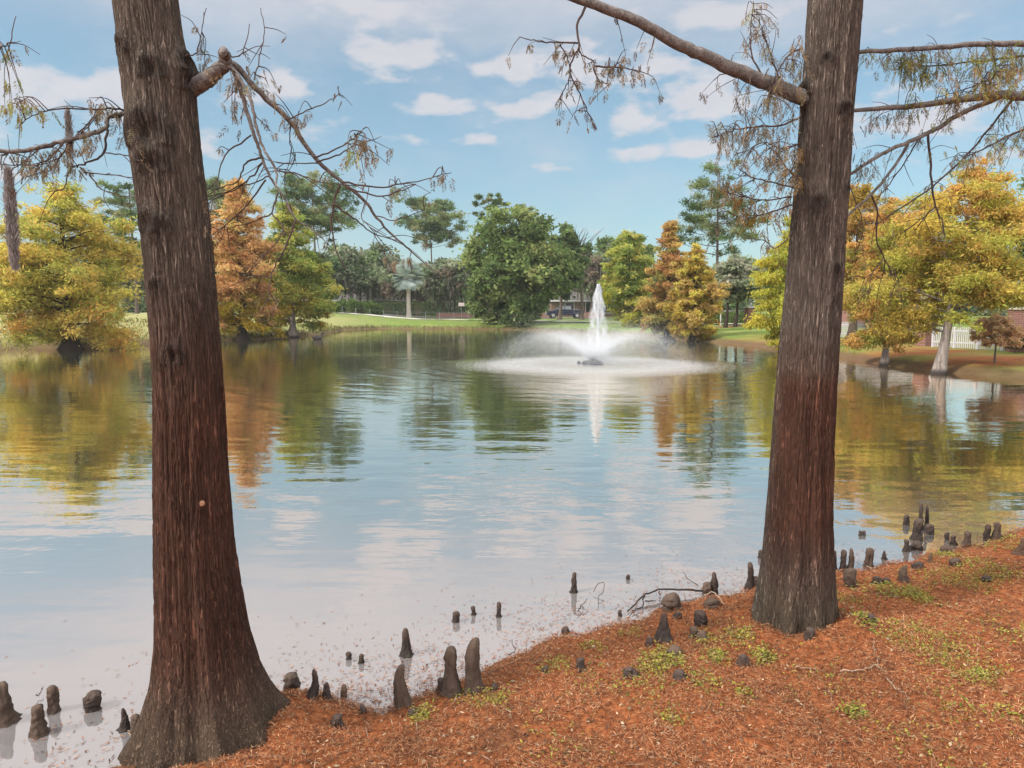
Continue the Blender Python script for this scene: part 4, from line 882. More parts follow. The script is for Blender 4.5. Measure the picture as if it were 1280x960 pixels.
KN = [
 ('stoutest dark knee in the bottom left corner of the picture', 8, 902, 852, 27, 'tall', B_, 0),
 ('short post knee between the stout corner knee and the slim knee with debris', 50, 918, 880, 18, 'post', B_, 0),
 ('slim round topped knee with debris at its foot near the left corner', 68, 889, 856, 13, 'post', B_, 1),
 ('squat rounded knee standing alone in the water left of the near left trunk', 116, 886, 865, 21, 'bulb', D, 1),
 ('small pointed knee close to the left side of the near left trunk', 155, 912, 885, 13, 'cone', D, 0),
 ('small blunt knee touching the left foot of the near left trunk', 170, 915, 893, 13, 'bulb', B_, 0),
 ('dark egg shaped knee at the right foot of the near left trunk', 365, 868, 841, 22, 'bulb', D, 0),
 ('slim dark knee with a wide foot beside the egg shaped knee', 389, 872, 836, 15, 'cone', D, 0),
 ('low dark cone knee right of the slim knee with a wide foot', 409, 874, 852, 14, 'cone', D, 0),
 ('thin reddish stub topped with needles right of the dark cone knee', 430, 871, 855, 8, 'post', RD, 0),
 ('left one of two tiny knees in open water above the bank of the left trunk', 436, 824, 815, 7, 'bulb', D, 1),
 ('right one of two tiny knees in open water above the bank of the left trunk', 452, 828, 817, 7, 'post', D, 1),
 ('tiny round knee at the litter edge left of the tall tapered knee', 453, 891, 880, 9, 'dome', D, 0),
 ('broken stub knee at the bottom picture edge right of the near left trunk', 424, 909, 893, 15, 'post', D, 0),
 ('jagged black knee in the water behind the tall tapered knee', 508, 819, 785, 14, 'tall', D, 1),
 ('tall tapered brown knee on the litter edge before the jagged black knee', 506, 882, 830, 21, 'tall', B_, 0),
 ('short rounded knee against the left side of the thick twin knees', 550, 866, 847, 11, 'post', D, 0),
 ('left and lower one of the thick twin knees on the litter edge', 565, 867, 807, 23, 'tall', B_, 0),
 ('right and taller one of the thick twin knees on the litter edge', 596, 865, 795, 26, 'tall', B_, 0),
 ('small dark stub right of the thick twin knees', 618, 863, 854, 10, 'dome', D, 0),
 ('flat dark bump on the litter right of the tall tapered knee', 517, 894, 886, 13, 'dome', D, 0),
 ('small lumpy knee leftmost of three in the water behind the twin knees', 569, 777, 764, 9, 'bulb', D, 1),
 ('tiny rounded knee in the water between the lumpy one and the thin post', 592, 768, 757, 6, 'post', D, 1),
 ('thin post knee in the water above the taller twin knee', 623, 771, 752, 6, 'post', D, 1),
 ('lone knee with a side lump in open water left of the fallen branch', 717, 740, 715, 10, 'tall', D, 1),
 ('tiny far knee tip in open water above the fallen branch', 785, 724, 718, 5, 'bulb', D, 1),
 ('round black bump at the waterline below the lone water knee', 707, 791, 783, 10, 'dome', D, 0),
 ('tiny dark tip in the shallows just below the fallen branch end', 775, 770, 762, 5, 'bulb', D, 1),
 ('small dark leaning stub in the middle of the litter bank', 727, 838, 823, 12, 'post', D, 0),
 ('tiny dark knob right of the twin knees on the litter', 682, 839, 832, 10, 'dome', D, 0),
 ('pear shaped pointed knee on the bank below the fallen branch', 830, 801, 766, 20, 'cone', D, 0),
 ('small round knob left of the pear shaped knee', 812, 807, 796, 10, 'dome', D, 0),
 ('wide rounded dome knee before the fallen branch', 842, 761, 741, 23, 'dome', B_, 0),
 ('pointed knee at the waterline where the fallen branch ends', 890, 742, 715, 14, 'cone', D, 0),
 ('lower side knee leaning on the pointed knee at the fallen branch', 884, 743, 728, 11, 'bulb', B_, 0),
 ('thick lumpy knee in the group left of the near right trunk', 875, 783, 763, 17, 'bulb', D, 0),
 ('small upright knob before the thick lumpy knee', 866, 797, 782, 10, 'post', B_, 0),
 ('mossy flat mound beside the small upright knob', 878, 799, 789, 14, 'dome', B_, 0),
 ('low brown mound with a pale twig across it left of the near right trunk', 892, 759, 749, 22, 'dome', B_, 0),
 ('tall slim knee with a knobby foot just left of the near right trunk', 937, 736, 702, 11, 'tall', D, 0),
 ('short knee hidden between the tall slim knee and the near right trunk', 945, 736, 720, 9, 'post', D, 0),
 ('tiny knee in the water peeking out left of the near right trunk', 950, 697, 687, 7, 'bulb', D, 1),
 ('left one of two tiny far tips in the water right of the near right trunk', 1075, 669, 663, 4, 'bulb', D, 1),
 ('right one of two tiny far tips in the water right of the near right trunk', 1080, 669, 663, 4, 'bulb', D, 1),
 ('thin knee touching the right edge of the near right trunk', 1043, 714, 688, 7, 'tall', D, 0),
 ('dark left one of the slim pair right of the near right trunk', 1054, 713, 687, 8, 'post', D, 0),
 ('paler right one of the slim pair right of the near right trunk', 1062, 713, 685, 9, 'tall', B_, 0),
 ('thick capped knee before the slim pair right of the near right trunk', 1064, 733, 710, 15, 'post', B_, 0),
 ('blunt post knee at the waterline right of the slim pair', 1085, 708, 684, 10, 'post', B_, 0),
 ('small cone knee in the shallow water right of the blunt post knee', 1105, 699, 688, 6, 'cone', D, 1),
 ('low cracked lump on the litter right of the thick capped knee', 1097, 729, 720, 13, 'dome', D, 0),
 ('smaller low lump right beside the cracked lump', 1108, 729, 722, 10, 'dome', D, 0),
 ('broad jagged stump knee on the litter below the dark cluster', 1131, 727, 706, 15, 'cone', B_, 0),
 ('upright dark knee at the waterline below the dark cluster', 1132, 689, 674, 7, 'post', D, 0),
 ('wide low knee in the litter at the foot of the dark cluster', 1145, 686, 676, 14, 'dome', D, 0),
 ('slanted low knee right of the broad jagged stump', 1148, 711, 702, 14, 'dome', D, 0),
 ('small dark knee standing in the water left of the dark cluster', 1133, 656, 643, 7, 'bulb', D, 1),
 ('left and taller spire of the dark cluster in the water', 1150, 662, 628, 7, 'tall', D, 1),
 ('right spire of the dark cluster in the water', 1158, 660, 631, 6, 'tall', D, 1),
 ('leaning thick knee in front of the two spires of the dark cluster', 1146, 675, 648, 11, 'post', D, 1),
 ('squat knee at the right foot of the dark cluster', 1162, 667, 655, 11, 'bulb', D, 1),
 ('small reddish knee on the litter right of the dark cluster', 1163, 702, 690, 7, 'cone', RD, 0),
 ('tiny dark knee in the shallows between the cluster and the cone knee', 1184, 675, 665, 5, 'bulb', D, 1),
 ('crooked dark knee in the shallows left of the brown cone knee', 1192, 681, 669, 9, 'tall', D, 1),
 ('flat grey mound above the bright green weeds on the right bank', 1183, 691, 682, 14, 'dome', B_, 0),
 ('brown blunt cone knee at the waterline on the right bank', 1208, 683, 663, 11, 'tall', B_, 0),
 ('left and darker one of the stout pair at the right waterline', 1235, 676, 655, 8, 'post', D, 0),
 ('right and wider one of the stout pair at the right waterline', 1246, 673, 652, 12, 'tall', B_, 0),
 ('reddish brown stump knee at the right picture edge', 1277, 692, 671, 16, 'cone', RD, 0),
 ('grey flat mound in the weeds on the right bank', 1198, 706, 698, 15, 'dome', B_, 0),
 ('dark broken lump beside weeds on the right part of the bank', 1233, 727, 719, 12, 'dome', D, 0),
 ('black rounded lump below the yellow green weed patch', 850, 849, 837, 17, 'dome', D, 0),
 ('wide low brown lump left of the yellow green weed patch', 790, 846, 835, 18, 'dome', D, 0),
 ('dark lump with pale chips below left of the near right trunk', 929, 829, 818, 15, 'dome', D, 0),
 ('low grey mound above the yellow green weed patch', 845, 818, 807, 19, 'dome', B_, 0),
 ('small knobby knee at the front foot of the near right trunk', 1011, 797, 784, 11, 'bulb', D, 0),
 ('small dark lump right of the near right trunk foot', 1087, 776, 767, 11, 'dome', D, 0),
 ('dark bump among fallen needles above the pear shaped knee', 846, 772, 765, 11, 'dome', D, 0),
]
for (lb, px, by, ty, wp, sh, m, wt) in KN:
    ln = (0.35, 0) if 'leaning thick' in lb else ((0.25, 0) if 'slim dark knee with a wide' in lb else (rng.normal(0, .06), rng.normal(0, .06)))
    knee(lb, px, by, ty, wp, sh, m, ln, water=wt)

# ------------------------------------------------------------------ needle litter, weeds, floating needles, twigs
def scatter(n_, a0, a1, r0, r1):
    a = rng.uniform(math.radians(a0), math.radians(a1), n_); r = r0 * (r1 / r0) ** rng.uniform(0, 1, n_)
    return np.stack([r * np.sin(a), r * np.cos(a)], 1)
P = scatter(480000, -40, 42, 2.6, 15.0); sd = sdist(P); k = (sd > -0.04) & (P[:, 1] < 14); P = P[k]; dn = vnoise(P * 2.3, 33) + 0.6 * vnoise(P * 7, 34); P = P[(dn > -.5) | (rng.uniform(size=len(P)) < .3)]
Z = height(P); n_ = len(P); rr = np.hypot(P[:, 0], P[:, 1])
a = rng.uniform(0, 2 * PI, n_); tilt = rng.normal(0, .33, n_); L = rng.uniform(.006, .019, n_) * (0.8 + 0.06 * rr)
U = np.stack([np.cos(a) * np.cos(tilt), np.sin(a) * np.cos(tilt), np.sin(tilt)], 1)
Wd = unit(np.cross(U, np.array([0, 0, 1.0]) + rng.normal(0, .5, (n_, 3))))
P = P; dn = vnoise(P * 2.3, 33) + 0.6 * vnoise(P * 7, 34)
lc = np.array([(0.40, 0.145, 0.060), (0.48, 0.20, 0.088), (0.32, 0.105, 0.046), (0.20, 0.070, 0.036), (0.56, 0.33, 0.18), (0.44, 0.16, 0.065), (0.13, 0.062, 0.040), (0.50, 0.27, 0.14), (0.30, 0.17, 0.09)])
big = vnoise(P * 1.1, 31); ci = np.clip((rng.uniform(0, 1, n_) ** 1.15 * len(lc)).astype(int), 0, len(lc) - 1)
lc = lc * .95 + .05 * lc.mean(1, keepdims=True)
C = lc[ci] * (1 + rng.normal(0, .18, (n_, 1))) * (1 + 0.26 * big[:, None]) * .76 * np.where(dn < -.45, .62, 1)[:, None]
nl = leaves('needle_litter', np.column_stack([P, Z + np.abs(rng.normal(0, .008, n_)) + np.abs(U[:, 2]) * L + 0.002]), U * L[:, None], Wd * (rng.uniform(.0011, .0024, n_) * (0.7 + .09 * rr))[:, None], np.clip(C, .01, .8), M_needle)
tag(nl, 'orange brown fallen cypress needles covering the near bank', kind='stuff')

P = scatter(7000, -40, 42, 2.8, 12.0); P = P[sdist(P) > .02]; n_ = len(P); a = rng.uniform(0, 2 * PI, n_); tl = rng.normal(.1, .3, n_)
U = np.stack([np.cos(a) * np.cos(tl), np.sin(a) * np.cos(tl), np.sin(tl)], 1); Wd = unit(np.cross(U, np.array([0, 0, 1.0]) + rng.normal(0, .4, (n_, 3)))); z_ = rng.uniform(.006, .016, n_)
tag(leaves('fallen_leaves', np.column_stack([P, height(P) + .012]), U * z_[:, None], Wd * (z_ * rng.uniform(.3, .6, n_))[:, None], np.array([(.34, .24, .15), (.10, .06, .04), (.42, .33, .22), (.22, .12, .07), (.07, .05, .04)])[rng.integers(0, 5, n_)] * (1 + rng.normal(0, .2, (n_, 1))), M_needle), 'small brown and tan dead leaves strewn over the needles', kind='stuff')

P = scatter(520, -40, 42, 2.8, 11.0); P = P[sdist(P) > .03]; n_ = len(P); a = rng.uniform(0, 2 * PI, n_); tl = rng.normal(0, .12, n_)
U = np.stack([np.cos(a) * np.cos(tl), np.sin(a) * np.cos(tl), np.sin(tl)], 1); Wd = unit(np.cross(U, np.array([0, 0, 1.0]))); z_ = rng.uniform(.02, .075, n_)
tag(leaves('twig_debris', np.column_stack([P, height(P) + .018]), U * z_[:, None], Wd * rng.uniform(.0016, .0034, n_)[:, None], np.array([(.34, .26, .19), (.08, .055, .045), (.22, .15, .11)])[rng.integers(0, 3, n_)] * (1 + rng.normal(0, .2, (n_, 1))), M_needle), 'tiny dead sticks scattered over the needles', kind='stuff')

# small weeds: patches seen in the photo plus a loose scatter
pts = []; szs = []
def patch(px, py, rpx, n_, s_):
    c = on_ground(px, py); r_ = rpx * c[1] / F
    q = rng.normal(0, 0.5, (n_, 2)) * r_ * np.array([1, 1.6]) + c[:2]; pts.append(q); szs.append(np.full(n_, s_))
for a_ in [(830, 826, 26, 260, .011), (812, 838, 20, 70, .010), (880, 800, 16, 60, .010), (895, 822, 16, 110, .011), (955, 822, 14, 120, .011), (925, 796, 24, 150, .010), (1140, 745, 26, 260, .011), (1100, 738, 30, 130, .011), (1060, 752, 24, 70, .011), (1182, 694, 12, 110, .011), (1215, 705, 40, 160, .011),
           (1250, 720, 40, 140, .011), (1180, 725, 40, 130, .011), (1205, 668, 14, 50, .011), (1255, 672, 22, 120, .011), (1240, 682, 30, 100, .011), (1085, 780, 20, 90, .012), (880, 855, 26, 80, .010), (800, 860, 40, 80, .010), (620, 878, 24, 90, .009), (525, 896, 16, 70, .011), (590, 872, 24, 60, .009), (1222, 845, 10, 50, .011), (1260, 790, 50, 110, .010), (1180, 800, 60, 110, .010), (1190, 840, 50, 60, .010), (930, 870, 14, 40, .009), (1070, 895, 14, 60, .012), (1200, 885, 40, 60, .01),
           (840, 900, 20, 50, .01), (1030, 850, 60, 60, .009), (740, 850, 40, 50, .009), (338, 888, 5, 12, .014), (1150, 930, 60, 60, .01), (700, 930, 60, 50, .01), (1270, 900, 30, 50, .011)]: patch(*a_)
P2 = scatter(60000, -8, 42, 2.8, 12.0); m_ = (sdist(P2) > .25) & (vnoise(P2 * 1.3, 55) + 0.35 * sst(P2[:, 0], 1.5, 4.5) > 0.72); P2 = P2[m_]; pts.append(P2); szs.append(np.full(len(P2), .0078))
P = np.vstack(pts); sz = np.concatenate(szs); k = sdist(P) > 0.05; P, sz = P[k], sz[k]
rep = 3; P = np.repeat(P, rep, 0) + rng.normal(0, .012, (len(P) * rep, 2)); sz = np.repeat(sz, rep); n_ = len(P)
Z = height(P) + np.abs(rng.normal(.012, .012, n_)) + .004
a = rng.uniform(0, 2 * PI, n_); tilt = rng.normal(.25, .35, n_)
U = np.stack([np.cos(a) * np.cos(tilt), np.sin(a) * np.cos(tilt), np.sin(tilt)], 1); Wd = unit(np.cross(U, np.array([0, 0, 1.0]) + rng.normal(0, .35, (n_, 3))))
wc = np.array([(0.44, 0.41, 0.08), (0.30, 0.30, 0.06), (0.42, 0.38, 0.10), (0.17, 0.22, 0.05), (0.40, 0.32, 0.13), (0.30, 0.24, 0.10)])
C = wc[rng.integers(0, len(wc), n_)] * (1 + rng.normal(0, .18, (n_, 1)))
s_ = sz * rng.uniform(.5, 1.25, n_)
wd_ = leaves('weed_ground_cover', np.column_stack([P, Z]), U * s_[:, None], Wd * (s_ * .55)[:, None], np.clip(C, .01, .7), M_leaf)
tag(wd_, 'low yellow green weeds scattered through the needles', kind='stuff')

# needles floating in the shallows
P = scatter(230000, -42, 42, 2.6, 11.0); sd = sdist(P); pr = np.exp(sd / 0.34) * (vnoise(P * 1.7, 61) * .5 + .42); k = (sd < 0.03) & (rng.uniform(size=len(P)) < pr * 0.8) & (P[:, 1] < 12); P = P[k]; n_ = len(P)
a = rng.normal(0, .9, n_); L = rng.uniform(.006, .022, n_); U = np.stack([np.cos(a), np.sin(a), 0 * a], 1) * L[:, None]; Wd = np.stack([-np.sin(a), np.cos(a), 0 * a], 1) * rng.uniform(.0015, .004, (n_, 1))
C = np.array([(0.34, 0.15, 0.085), (0.26, 0.11, 0.06), (0.42, 0.26, 0.18), (0.12, 0.06, 0.04)])[rng.integers(0, 4, n_)] * (1 + rng.normal(0, .2, (n_, 1)))
tag(leaves('floating_needle_litter', np.column_stack([P, rng.uniform(.003, .008, n_)]), U, Wd, np.clip(C, .01, .7), M_needle), 'reddish needles floating in the shallows along the bank', kind='stuff')

def ground_branch(name, label, paths, group=None, m=None, water=False):
    c = np.array(on_ground(paths[0][0][0][0], paths[0][0][0][1])); mb = MB()
    for pt, w0, w1 in paths:
        P = []
        for q in pt:
            g_ = on(q[0], q[1], 0.012) if water else on_ground(q[0], q[1]); P.append(np.array(g_) + [0, 0, (q[2] if len(q) > 2 else 0.012)])
        P = smooth_path(P, 5); P[1:-1] += rng.normal(0, .004, (len(P) - 2, 3))
        V, Fc = tube_geo(P - c, np.linspace(w0, w1, len(P)) / 2 * c[1] / F, 6); mb.add(V, Fc)
    o = mb.build(name, m or M_twig, None, True); o.location = c
    return tag(o, label, 'branch' if 'branch' in name else 'twig', group)
ground_branch('fallen_branch', 'dark forked branch lying in the shallows behind the dome knee',
              [([(884, 741), (860, 742, .03), (828, 744, .05), (806, 749, .04), (795, 757, .02), (784, 766)], 3.2, 1.6), ([(806, 749, .04), (802, 760), (790, 765)], 2.2, 1.2), ([(824, 745, .04), (825, 756)], 1.4, .8), ([(806, 753), (820, 753)], 2, 1), ([(872, 733), (860, 728, .03), (853, 724, .06)], 1.2, .7)], None, M_kneedark, True)
M_pale = plain('bleached_twig', (0.33, 0.24, 0.17), 0.9, var=0.3, scale=50)
ground_branch('twig', 'pale forked twig lying on the needles right of the near right trunk', [([(1050, 842), (1075, 840), (1094, 834), (1100, 822)], 2.0, 1.2), ([(1094, 834), (1105, 840)], 1.4, .8), ([(1092, 802), (1094, 818), (1100, 826)], 1.2, .8)], 'twigs on the needle bank', M_pale)
ground_branch('twig', 'pale straight twig low on the bank before the near right trunk', [([(994, 836), (1015, 838), (1030, 841)], 1.6, .9), ([(1010, 837), (1020, 846)], 1.1, .7)], 'twigs on the needle bank', M_pale)
ground_branch('twig', 'thin pale twig slanting down on the lower right of the bank', [([(1108, 850), (1118, 862), (1128, 866), (1137, 877)], 1.7, .9)], 'twigs on the needle bank', M_pale)
ground_branch('twig', 'short pale twig upright on the bottom of the bank', [([(1036, 864), (1040, 876), (1044, 884)], 1.3, .8)], 'twigs on the needle bank', M_pale)
ground_branch('twig', 'pale twig lying across the low brown mound', [([(880, 755, .07), (892, 756, .09), (906, 760, .03)], 1.8, 1.0)], 'twigs on the needle bank', M_pale)
ground_branch('twig', 'pale crossed twig at the waterline right of the blunt post knee', [([(1082, 707), (1090, 714), (1096, 718)], 1.4, .8), ([(1078, 703, .02), (1089, 707, .02)], 1.2, .8)], 'twigs on the needle bank', M_pale)
ground_branch('twig', 'dark looped twig in the shallows left of the fallen branch', [([(742, 741, .01), (748, 737, .05), (755, 738, .06), (754, 744, .03), (748, 748, .01)], 1.0, .8), ([(748, 748), (748, 758)], .9, .7)], 'twigs in the shallows', M_twig, True)
ground_branch('twig', 'dark broken twig in the shallows below the lone water knee', [([(722, 766), (728, 760, .02), (734, 755, .04)], 1.6, .8), ([(730, 764), (724, 758)], 1.2, .7)], 'twigs in the shallows', M_twig, True)
ground_branch('twig', 'small dark twig in the shallows right of the taller twin knee', [([(636, 820), (643, 817, .02), (640, 808, .05)], 1.4, .8)], 'twigs in the shallows', M_twig, True)
ground_branch('twig', 'small forked twig floating near the bottom left corner', [([(45, 872), (51, 868, .01), (54, 864, .03)], 1.6, .8)], 'twigs in the shallows', M_twig, True)

# ------------------------------------------------------------------ fountain
M_spray = mat('water_droplets', lambda t: t.n('MixShader', i0=0.55, i1=t.n('BsdfDiffuse', Color=(0.88, 0.89, 0.91)), i2=t.n('BsdfTranslucent', Color=(0.88, 0.89, 0.91))))
FO = thing('fountain', 'floating pond fountain throwing a tall white jet and a wide low spray', 'fountain', (FX, FY, 0))
mb = MB(); V, Fc = tube_geo([(0, 0, -.1), (0, 0, .02), (0, 0, .10), (0, 0, .15)], [.40, .43, .40, .26], 28); mb.add(V, Fc); mb.build('float', plain('dark_float_plastic', (0.035, 0.04, 0.045), .5), FO)
mb = MB(); mb.tube([(0, 0, .12), (0, 0, .30)], [.16, .10], 14); mb.build('nozzle', M_blackmetal, FO)
mb = MB(); mb.tube([(-.55, .05, -.05), (-.55, .05, .07), (-.55, .05, .11)], [.07, .07, .03], 10); mb.tube([(-.55, .05, .04), (0, 0, .04)], .015, 6); mb.build('lamp_housing', M_blackmetal, FO)
jx = (752 - 745) * FY / F
def drops(name, C, s0, s1):
    n_ = len(C); U = rand_dir(n_) * rng.uniform(s0, s1, (n_, 1)); Wd = unit(np.cross(U, rand_dir(n_))) * np.linalg.norm(U, axis=1, keepdims=True) * .8
    o = leaves(name, C, U, Wd, np.ones((n_, 3)), M_spray, FO); return tag(o, kind='stuff')
Hj = at(752, 356, FY)[2]
n_ = 90000; tt = rng.uniform(0, 1, n_); up = rng.uniform(size=n_) < .3
zz = np.where(up, Hj * tt ** .8, Hj * (1 - tt ** 1.6)) * rng.normal(1, .012, n_)
wj = 0.05 + 0.50 * np.clip(1 - zz / Hj, 0, 1) ** .8
a = rng.uniform(0, 2 * PI, n_); q = np.where(up, 0.12 + .25 * (zz / Hj < .2), np.sqrt(rng.uniform(.45, 1, n_))) * wj * rng.normal(1, .1, n_)
clump = 1 + .25 * np.sin(zz * 9 + a * 3)
C = np.stack([np.cos(a) * q * clump + jx * .6 + .05, np.sin(a) * q, np.maximum(zz, .05)], 1); k = C[:, 2] < Hj * 1.01
drops('jet', C[k], .003, .0085)
n_ = 430000; a = rng.uniform(0, 2 * PI, n_); arc = rng.uniform(size=n_) < .5; e0 = np.radians(np.where(arc, rng.normal(51, 2.5, n_), rng.normal(50, 8, n_))); Rg = np.clip(np.where(arc, rng.normal(3.9, .35, n_), rng.normal(3.3, 1.0, n_)), .7, 5.2)
v2 = Rg * 9.81 / np.sin(2 * e0); v = np.sqrt(np.abs(v2)); T = 2 * v * np.sin(e0) / 9.81; tm = T * rng.uniform(0, 1, n_) ** 1.15
rr = v * np.cos(e0) * tm * rng.normal(1, .03, n_); zz = v * np.sin(e0) * tm - 4.905 * tm ** 2
jet = 1 + 0.0 * a
C = np.stack([np.cos(a) * rr, np.sin(a) * rr, zz * rng.normal(.86, .06, n_) + .12], 1); C[:, :2] += rng.normal(0, .03, (n_, 2))
drops('spray', C[C[:, 2] > .01], .0024, .0060)
n_ = 110000; rr = np.abs(rng.normal(0, 1.25, n_)); a = rng.uniform(0, 2 * PI, n_)
drops('mist', np.stack([np.cos(a) * rr * 1.35 + .5, np.sin(a) * rr * 1.3, np.abs(rng.normal(0, .52, n_)) + .03], 1), .002, .005)
n_ = 110000; rr = np.clip(np.where(rng.uniform(size=n_) < .7, rng.normal(3.5, .8, n_), rng.uniform(.6, 4.2, n_)), .5, 5.4); a = rng.uniform(0, 2 * PI, n_)
C = np.stack([np.cos(a) * rr, np.sin(a) * rr, rng.exponential(.012, n_) + .004], 1)
drops('splash', C, .0025, .006)

# ------------------------------------------------------------------ far side objects
def gpos(px, Y): x = at(px, 400, Y)[0]; return np.array([x, Y, gz(x, Y)])
# silver palm
p = gpos(511, 100); PM = thing('silver_palm', 'silver blue fan palm with a pale ringed trunk beyond the far lawn', 'palm tree', p)
Hp = at(511, 346, 100)[2] - p[2]
z = np.linspace(-.2, Hp, 46); R = .27 * (1 + .12 * (np.arange(46) % 2)) * np.where(z > Hp * .85, 1.25, 1) * (1 + .35 * np.exp(-np.maximum(z, 0) / .4)); MB().tube(np.stack([0 * z, 0 * z, z], 1), R, 12).build('trunk', plain('palm_trunk', (.42, .36, .33), .9, var=.3, scale=4), PM)
M_silver = plain('silver_frond', (.46, .54, .50), .6, var=.25, scale=1.5)
for k in range(44):
    a = rng.uniform(0, 2 * PI); e = math.radians(-50 + 135 * (k / 43.0) ** 1.15); base = np.array([0, 0, Hp - .1]); dr = np.array([math.cos(a) * math.cos(e), math.sin(a) * math.cos(e), math.sin(e)])
    Ls = 1.0 + .5 * max(0, math.sin(e)); hub = base + dr * Ls; mb = MB(); mb.tube([base, hub], [.04, .025], 5)
    side = unit(np.cross(dr, [0, 0, 1.0]) + 1e-6); upv = np.cross(side, dr)
    for b in np.linspace(-1.9, 1.9, 19):
        d1 = unit(dr * math.cos(b) + side * math.sin(b) + upv * .15); ln = 1.45 * (1 - .10 * abs(b)); w_ = unit(np.cross(d1, upv)) * .11
        t1 = hub + d1 * ln - np.array([0, 0, .18 * ln]); m_ = hub + d1 * ln * .6
        mb.add([hub - w_ * .3, m_ - w_, t1, m_ + w_, hub + w_ * .3], [(0, 1, 2, 3, 4)])
    mb.build('frond', M_silver, PM)
# leafy shrubs in a row
for k, (px, h_, lb) in enumerate([(419, 1.6, 'first leafy palmetto shrub of the row beside the olive cypress'), (430, 2.1, 'second leafy palmetto shrub of the row left of the silver palm'), (441, 2.2, 'tallest leafy palmetto shrub in the middle of the shrub row'), (452, 1.9, 'fourth leafy palmetto shrub of the row left of the silver palm'), (463, 2.0, 'fifth leafy palmetto shrub of the row left of the silver palm'), (472, 1.5, 'last and lowest leafy palmetto shrub of the row nearest the silver palm')]):
    p = gpos(px, 101 + (k % 2)); o = thing('palmetto_shrub', lb, 'shrub', p, 0, 'row of leafy shrubs left of the silver palm')
    mb = MB()
    for q in range(5): mb.tube([(rng.normal(0, .1), rng.normal(0, .1), -.1), (rng.normal(0, .35), rng.normal(0, .3), h_ * .7)], [.04, .015], 5)
    mb.build('stem', M_trunkfar, o)
    n_ = 1500; a = rng.uniform(0, 2 * PI, n_); r_ = np.sqrt(rng.uniform(0, 1, n_)) * .85; zz = rng.uniform(.1, 1, n_) * h_ * (1 - .35 * r_)
    U = unit(np.stack([np.cos(a), np.sin(a), rng.uniform(.2, 1.6, n_)], 1)); sz = rng.uniform(.12, .34, n_)
    leaves('foliage', np.stack([np.cos(a) * r_, np.sin(a) * r_, zz], 1), U * sz[:, None], unit(np.cross(U, rand_dir(n_))) * (sz * .22)[:, None], np.array([(.13, .21, .055), (.19, .25, .08), (.09, .15, .04)])[rng.integers(0, 3, n_)] * (1 + rng.normal(0, .2, (n_, 1))), M_leaf, o)
def hedge(label, p0, p1, h_, w_, n_, cols, name='hedge'):
    p0, p1 = np.array(p0, float), np.array(p1, float); c = (p0 + p1) / 2; L = np.linalg.norm(p1 - p0); o = thing(name, label, 'hedge', (*c, gz(*c)), math.atan2(*(p1 - p0)[::-1]))
    mb = MB()
    for q in np.linspace(-L / 2 + .2, L / 2 - .2, max(3, int(L / 1.2))): mb.tube([(q, 0, -.2), (q + rng.normal(0, .1), rng.normal(0, .1), h_ * .8)], [.03, .012], 5)
    mb.build('stems', M_trunkfar, o)
    x = rng.uniform(-L / 2, L / 2, n_); y = rng.uniform(-1, 1, n_); z = rng.uniform(0.03, 1, n_) * h_; sh = rng.uniform(size=n_) < .6
    y = np.where(sh, np.sign(y) * rng.uniform(.85, 1.05, n_), y) * w_ / 2; z = np.where(~sh & (rng.uniform(size=n_) < .7), h_ * rng.uniform(.92, 1.05, n_), z)
    z = z + .05 * np.sin(x * 3); U = rand_dir(n_) * rng.uniform(.05, .13, (n_, 1))
    leaves('foliage', np.stack([x, y, z], 1), U, unit(np.cross(U, rand_dir(n_))) * .05, np.array(cols)[rng.integers(0, len(cols), n_)] * (1 + rng.normal(0, .2, (n_, 1))), M_leaf, o)
hedge('long dark clipped hedge under the mossy oaks beyond the road', gpt(425, 113)[:2], gpt(600, 112)[:2], 2.0, 1.0, 14000, DGR)
hedge('short green clipped hedge left of the slim brick pier', gpt(880, 72)[:2], gpt(935, 70)[:2], 1.0, .8, 5000, GRN[:3])
# black metal fence before the long hedge
def rail_fence(name, label, p0, p1, h_, step, rail, post, m, picket=None, cat='fence', lift=0.0, n_rail=2, railh=(.25, .9)):
    p0, p1 = np.array(p0, float), np.array(p1, float); L = np.linalg.norm(p1 - p0); ang_ = math.atan2(*(p1 - p0)[::-1]); base = np.array([*p0, gz(*p0)])
    o = thing(name, label, cat, base, ang_)
    d = (p1 - p0) / L; n_ = max(2, int(round(L / step)) + 1); zs = []
    for q in np.linspace(0, L, n_): zs.append(gz(*(p0 + d * q)) - base[2])
    for q, zz in zip(np.linspace(0, L, n_), zs): MB().box((q, 0, zz + h_ / 2 - .1), (post, post, h_ + .2)).build('post', m, o)
    for fr in railh[:n_rail]:
        mb = MB(); mb.tube([(q, -.002, zz + h_ * fr) for q, zz in zip(np.linspace(0, L, n_), zs)], rail / 2, 5); mb.build('rail', m, o)
    if picket:
        mb = MB(); qs = np.arange(picket[0], L, picket[0])
        for q in qs: mb.box((q, -.03, np.interp(q, np.linspace(0, L, n_), zs) + h_ * .5), (picket[1], .02, h_ * .96))
        pk = mb.build('pickets', m, o)
        if len(qs) > 100: pk['kind'] = 'stuff'
    return o
rail_fence('metal_fence', 'black metal rail fence standing before the long dark hedge', gpt(470, 108.5), gpt(592, 108), 1.4, 2.4, .05, .06, M_blackmetal, (.22, .02))
rail_fence('wire_fence', 'thin wire fence of slender stakes along the far lawn', gpt(428, 86), gpt(640, 82.5), 1.15, 1.75, .012, .035, M_wire, None, n_rail=2, railh=(.5, .93))
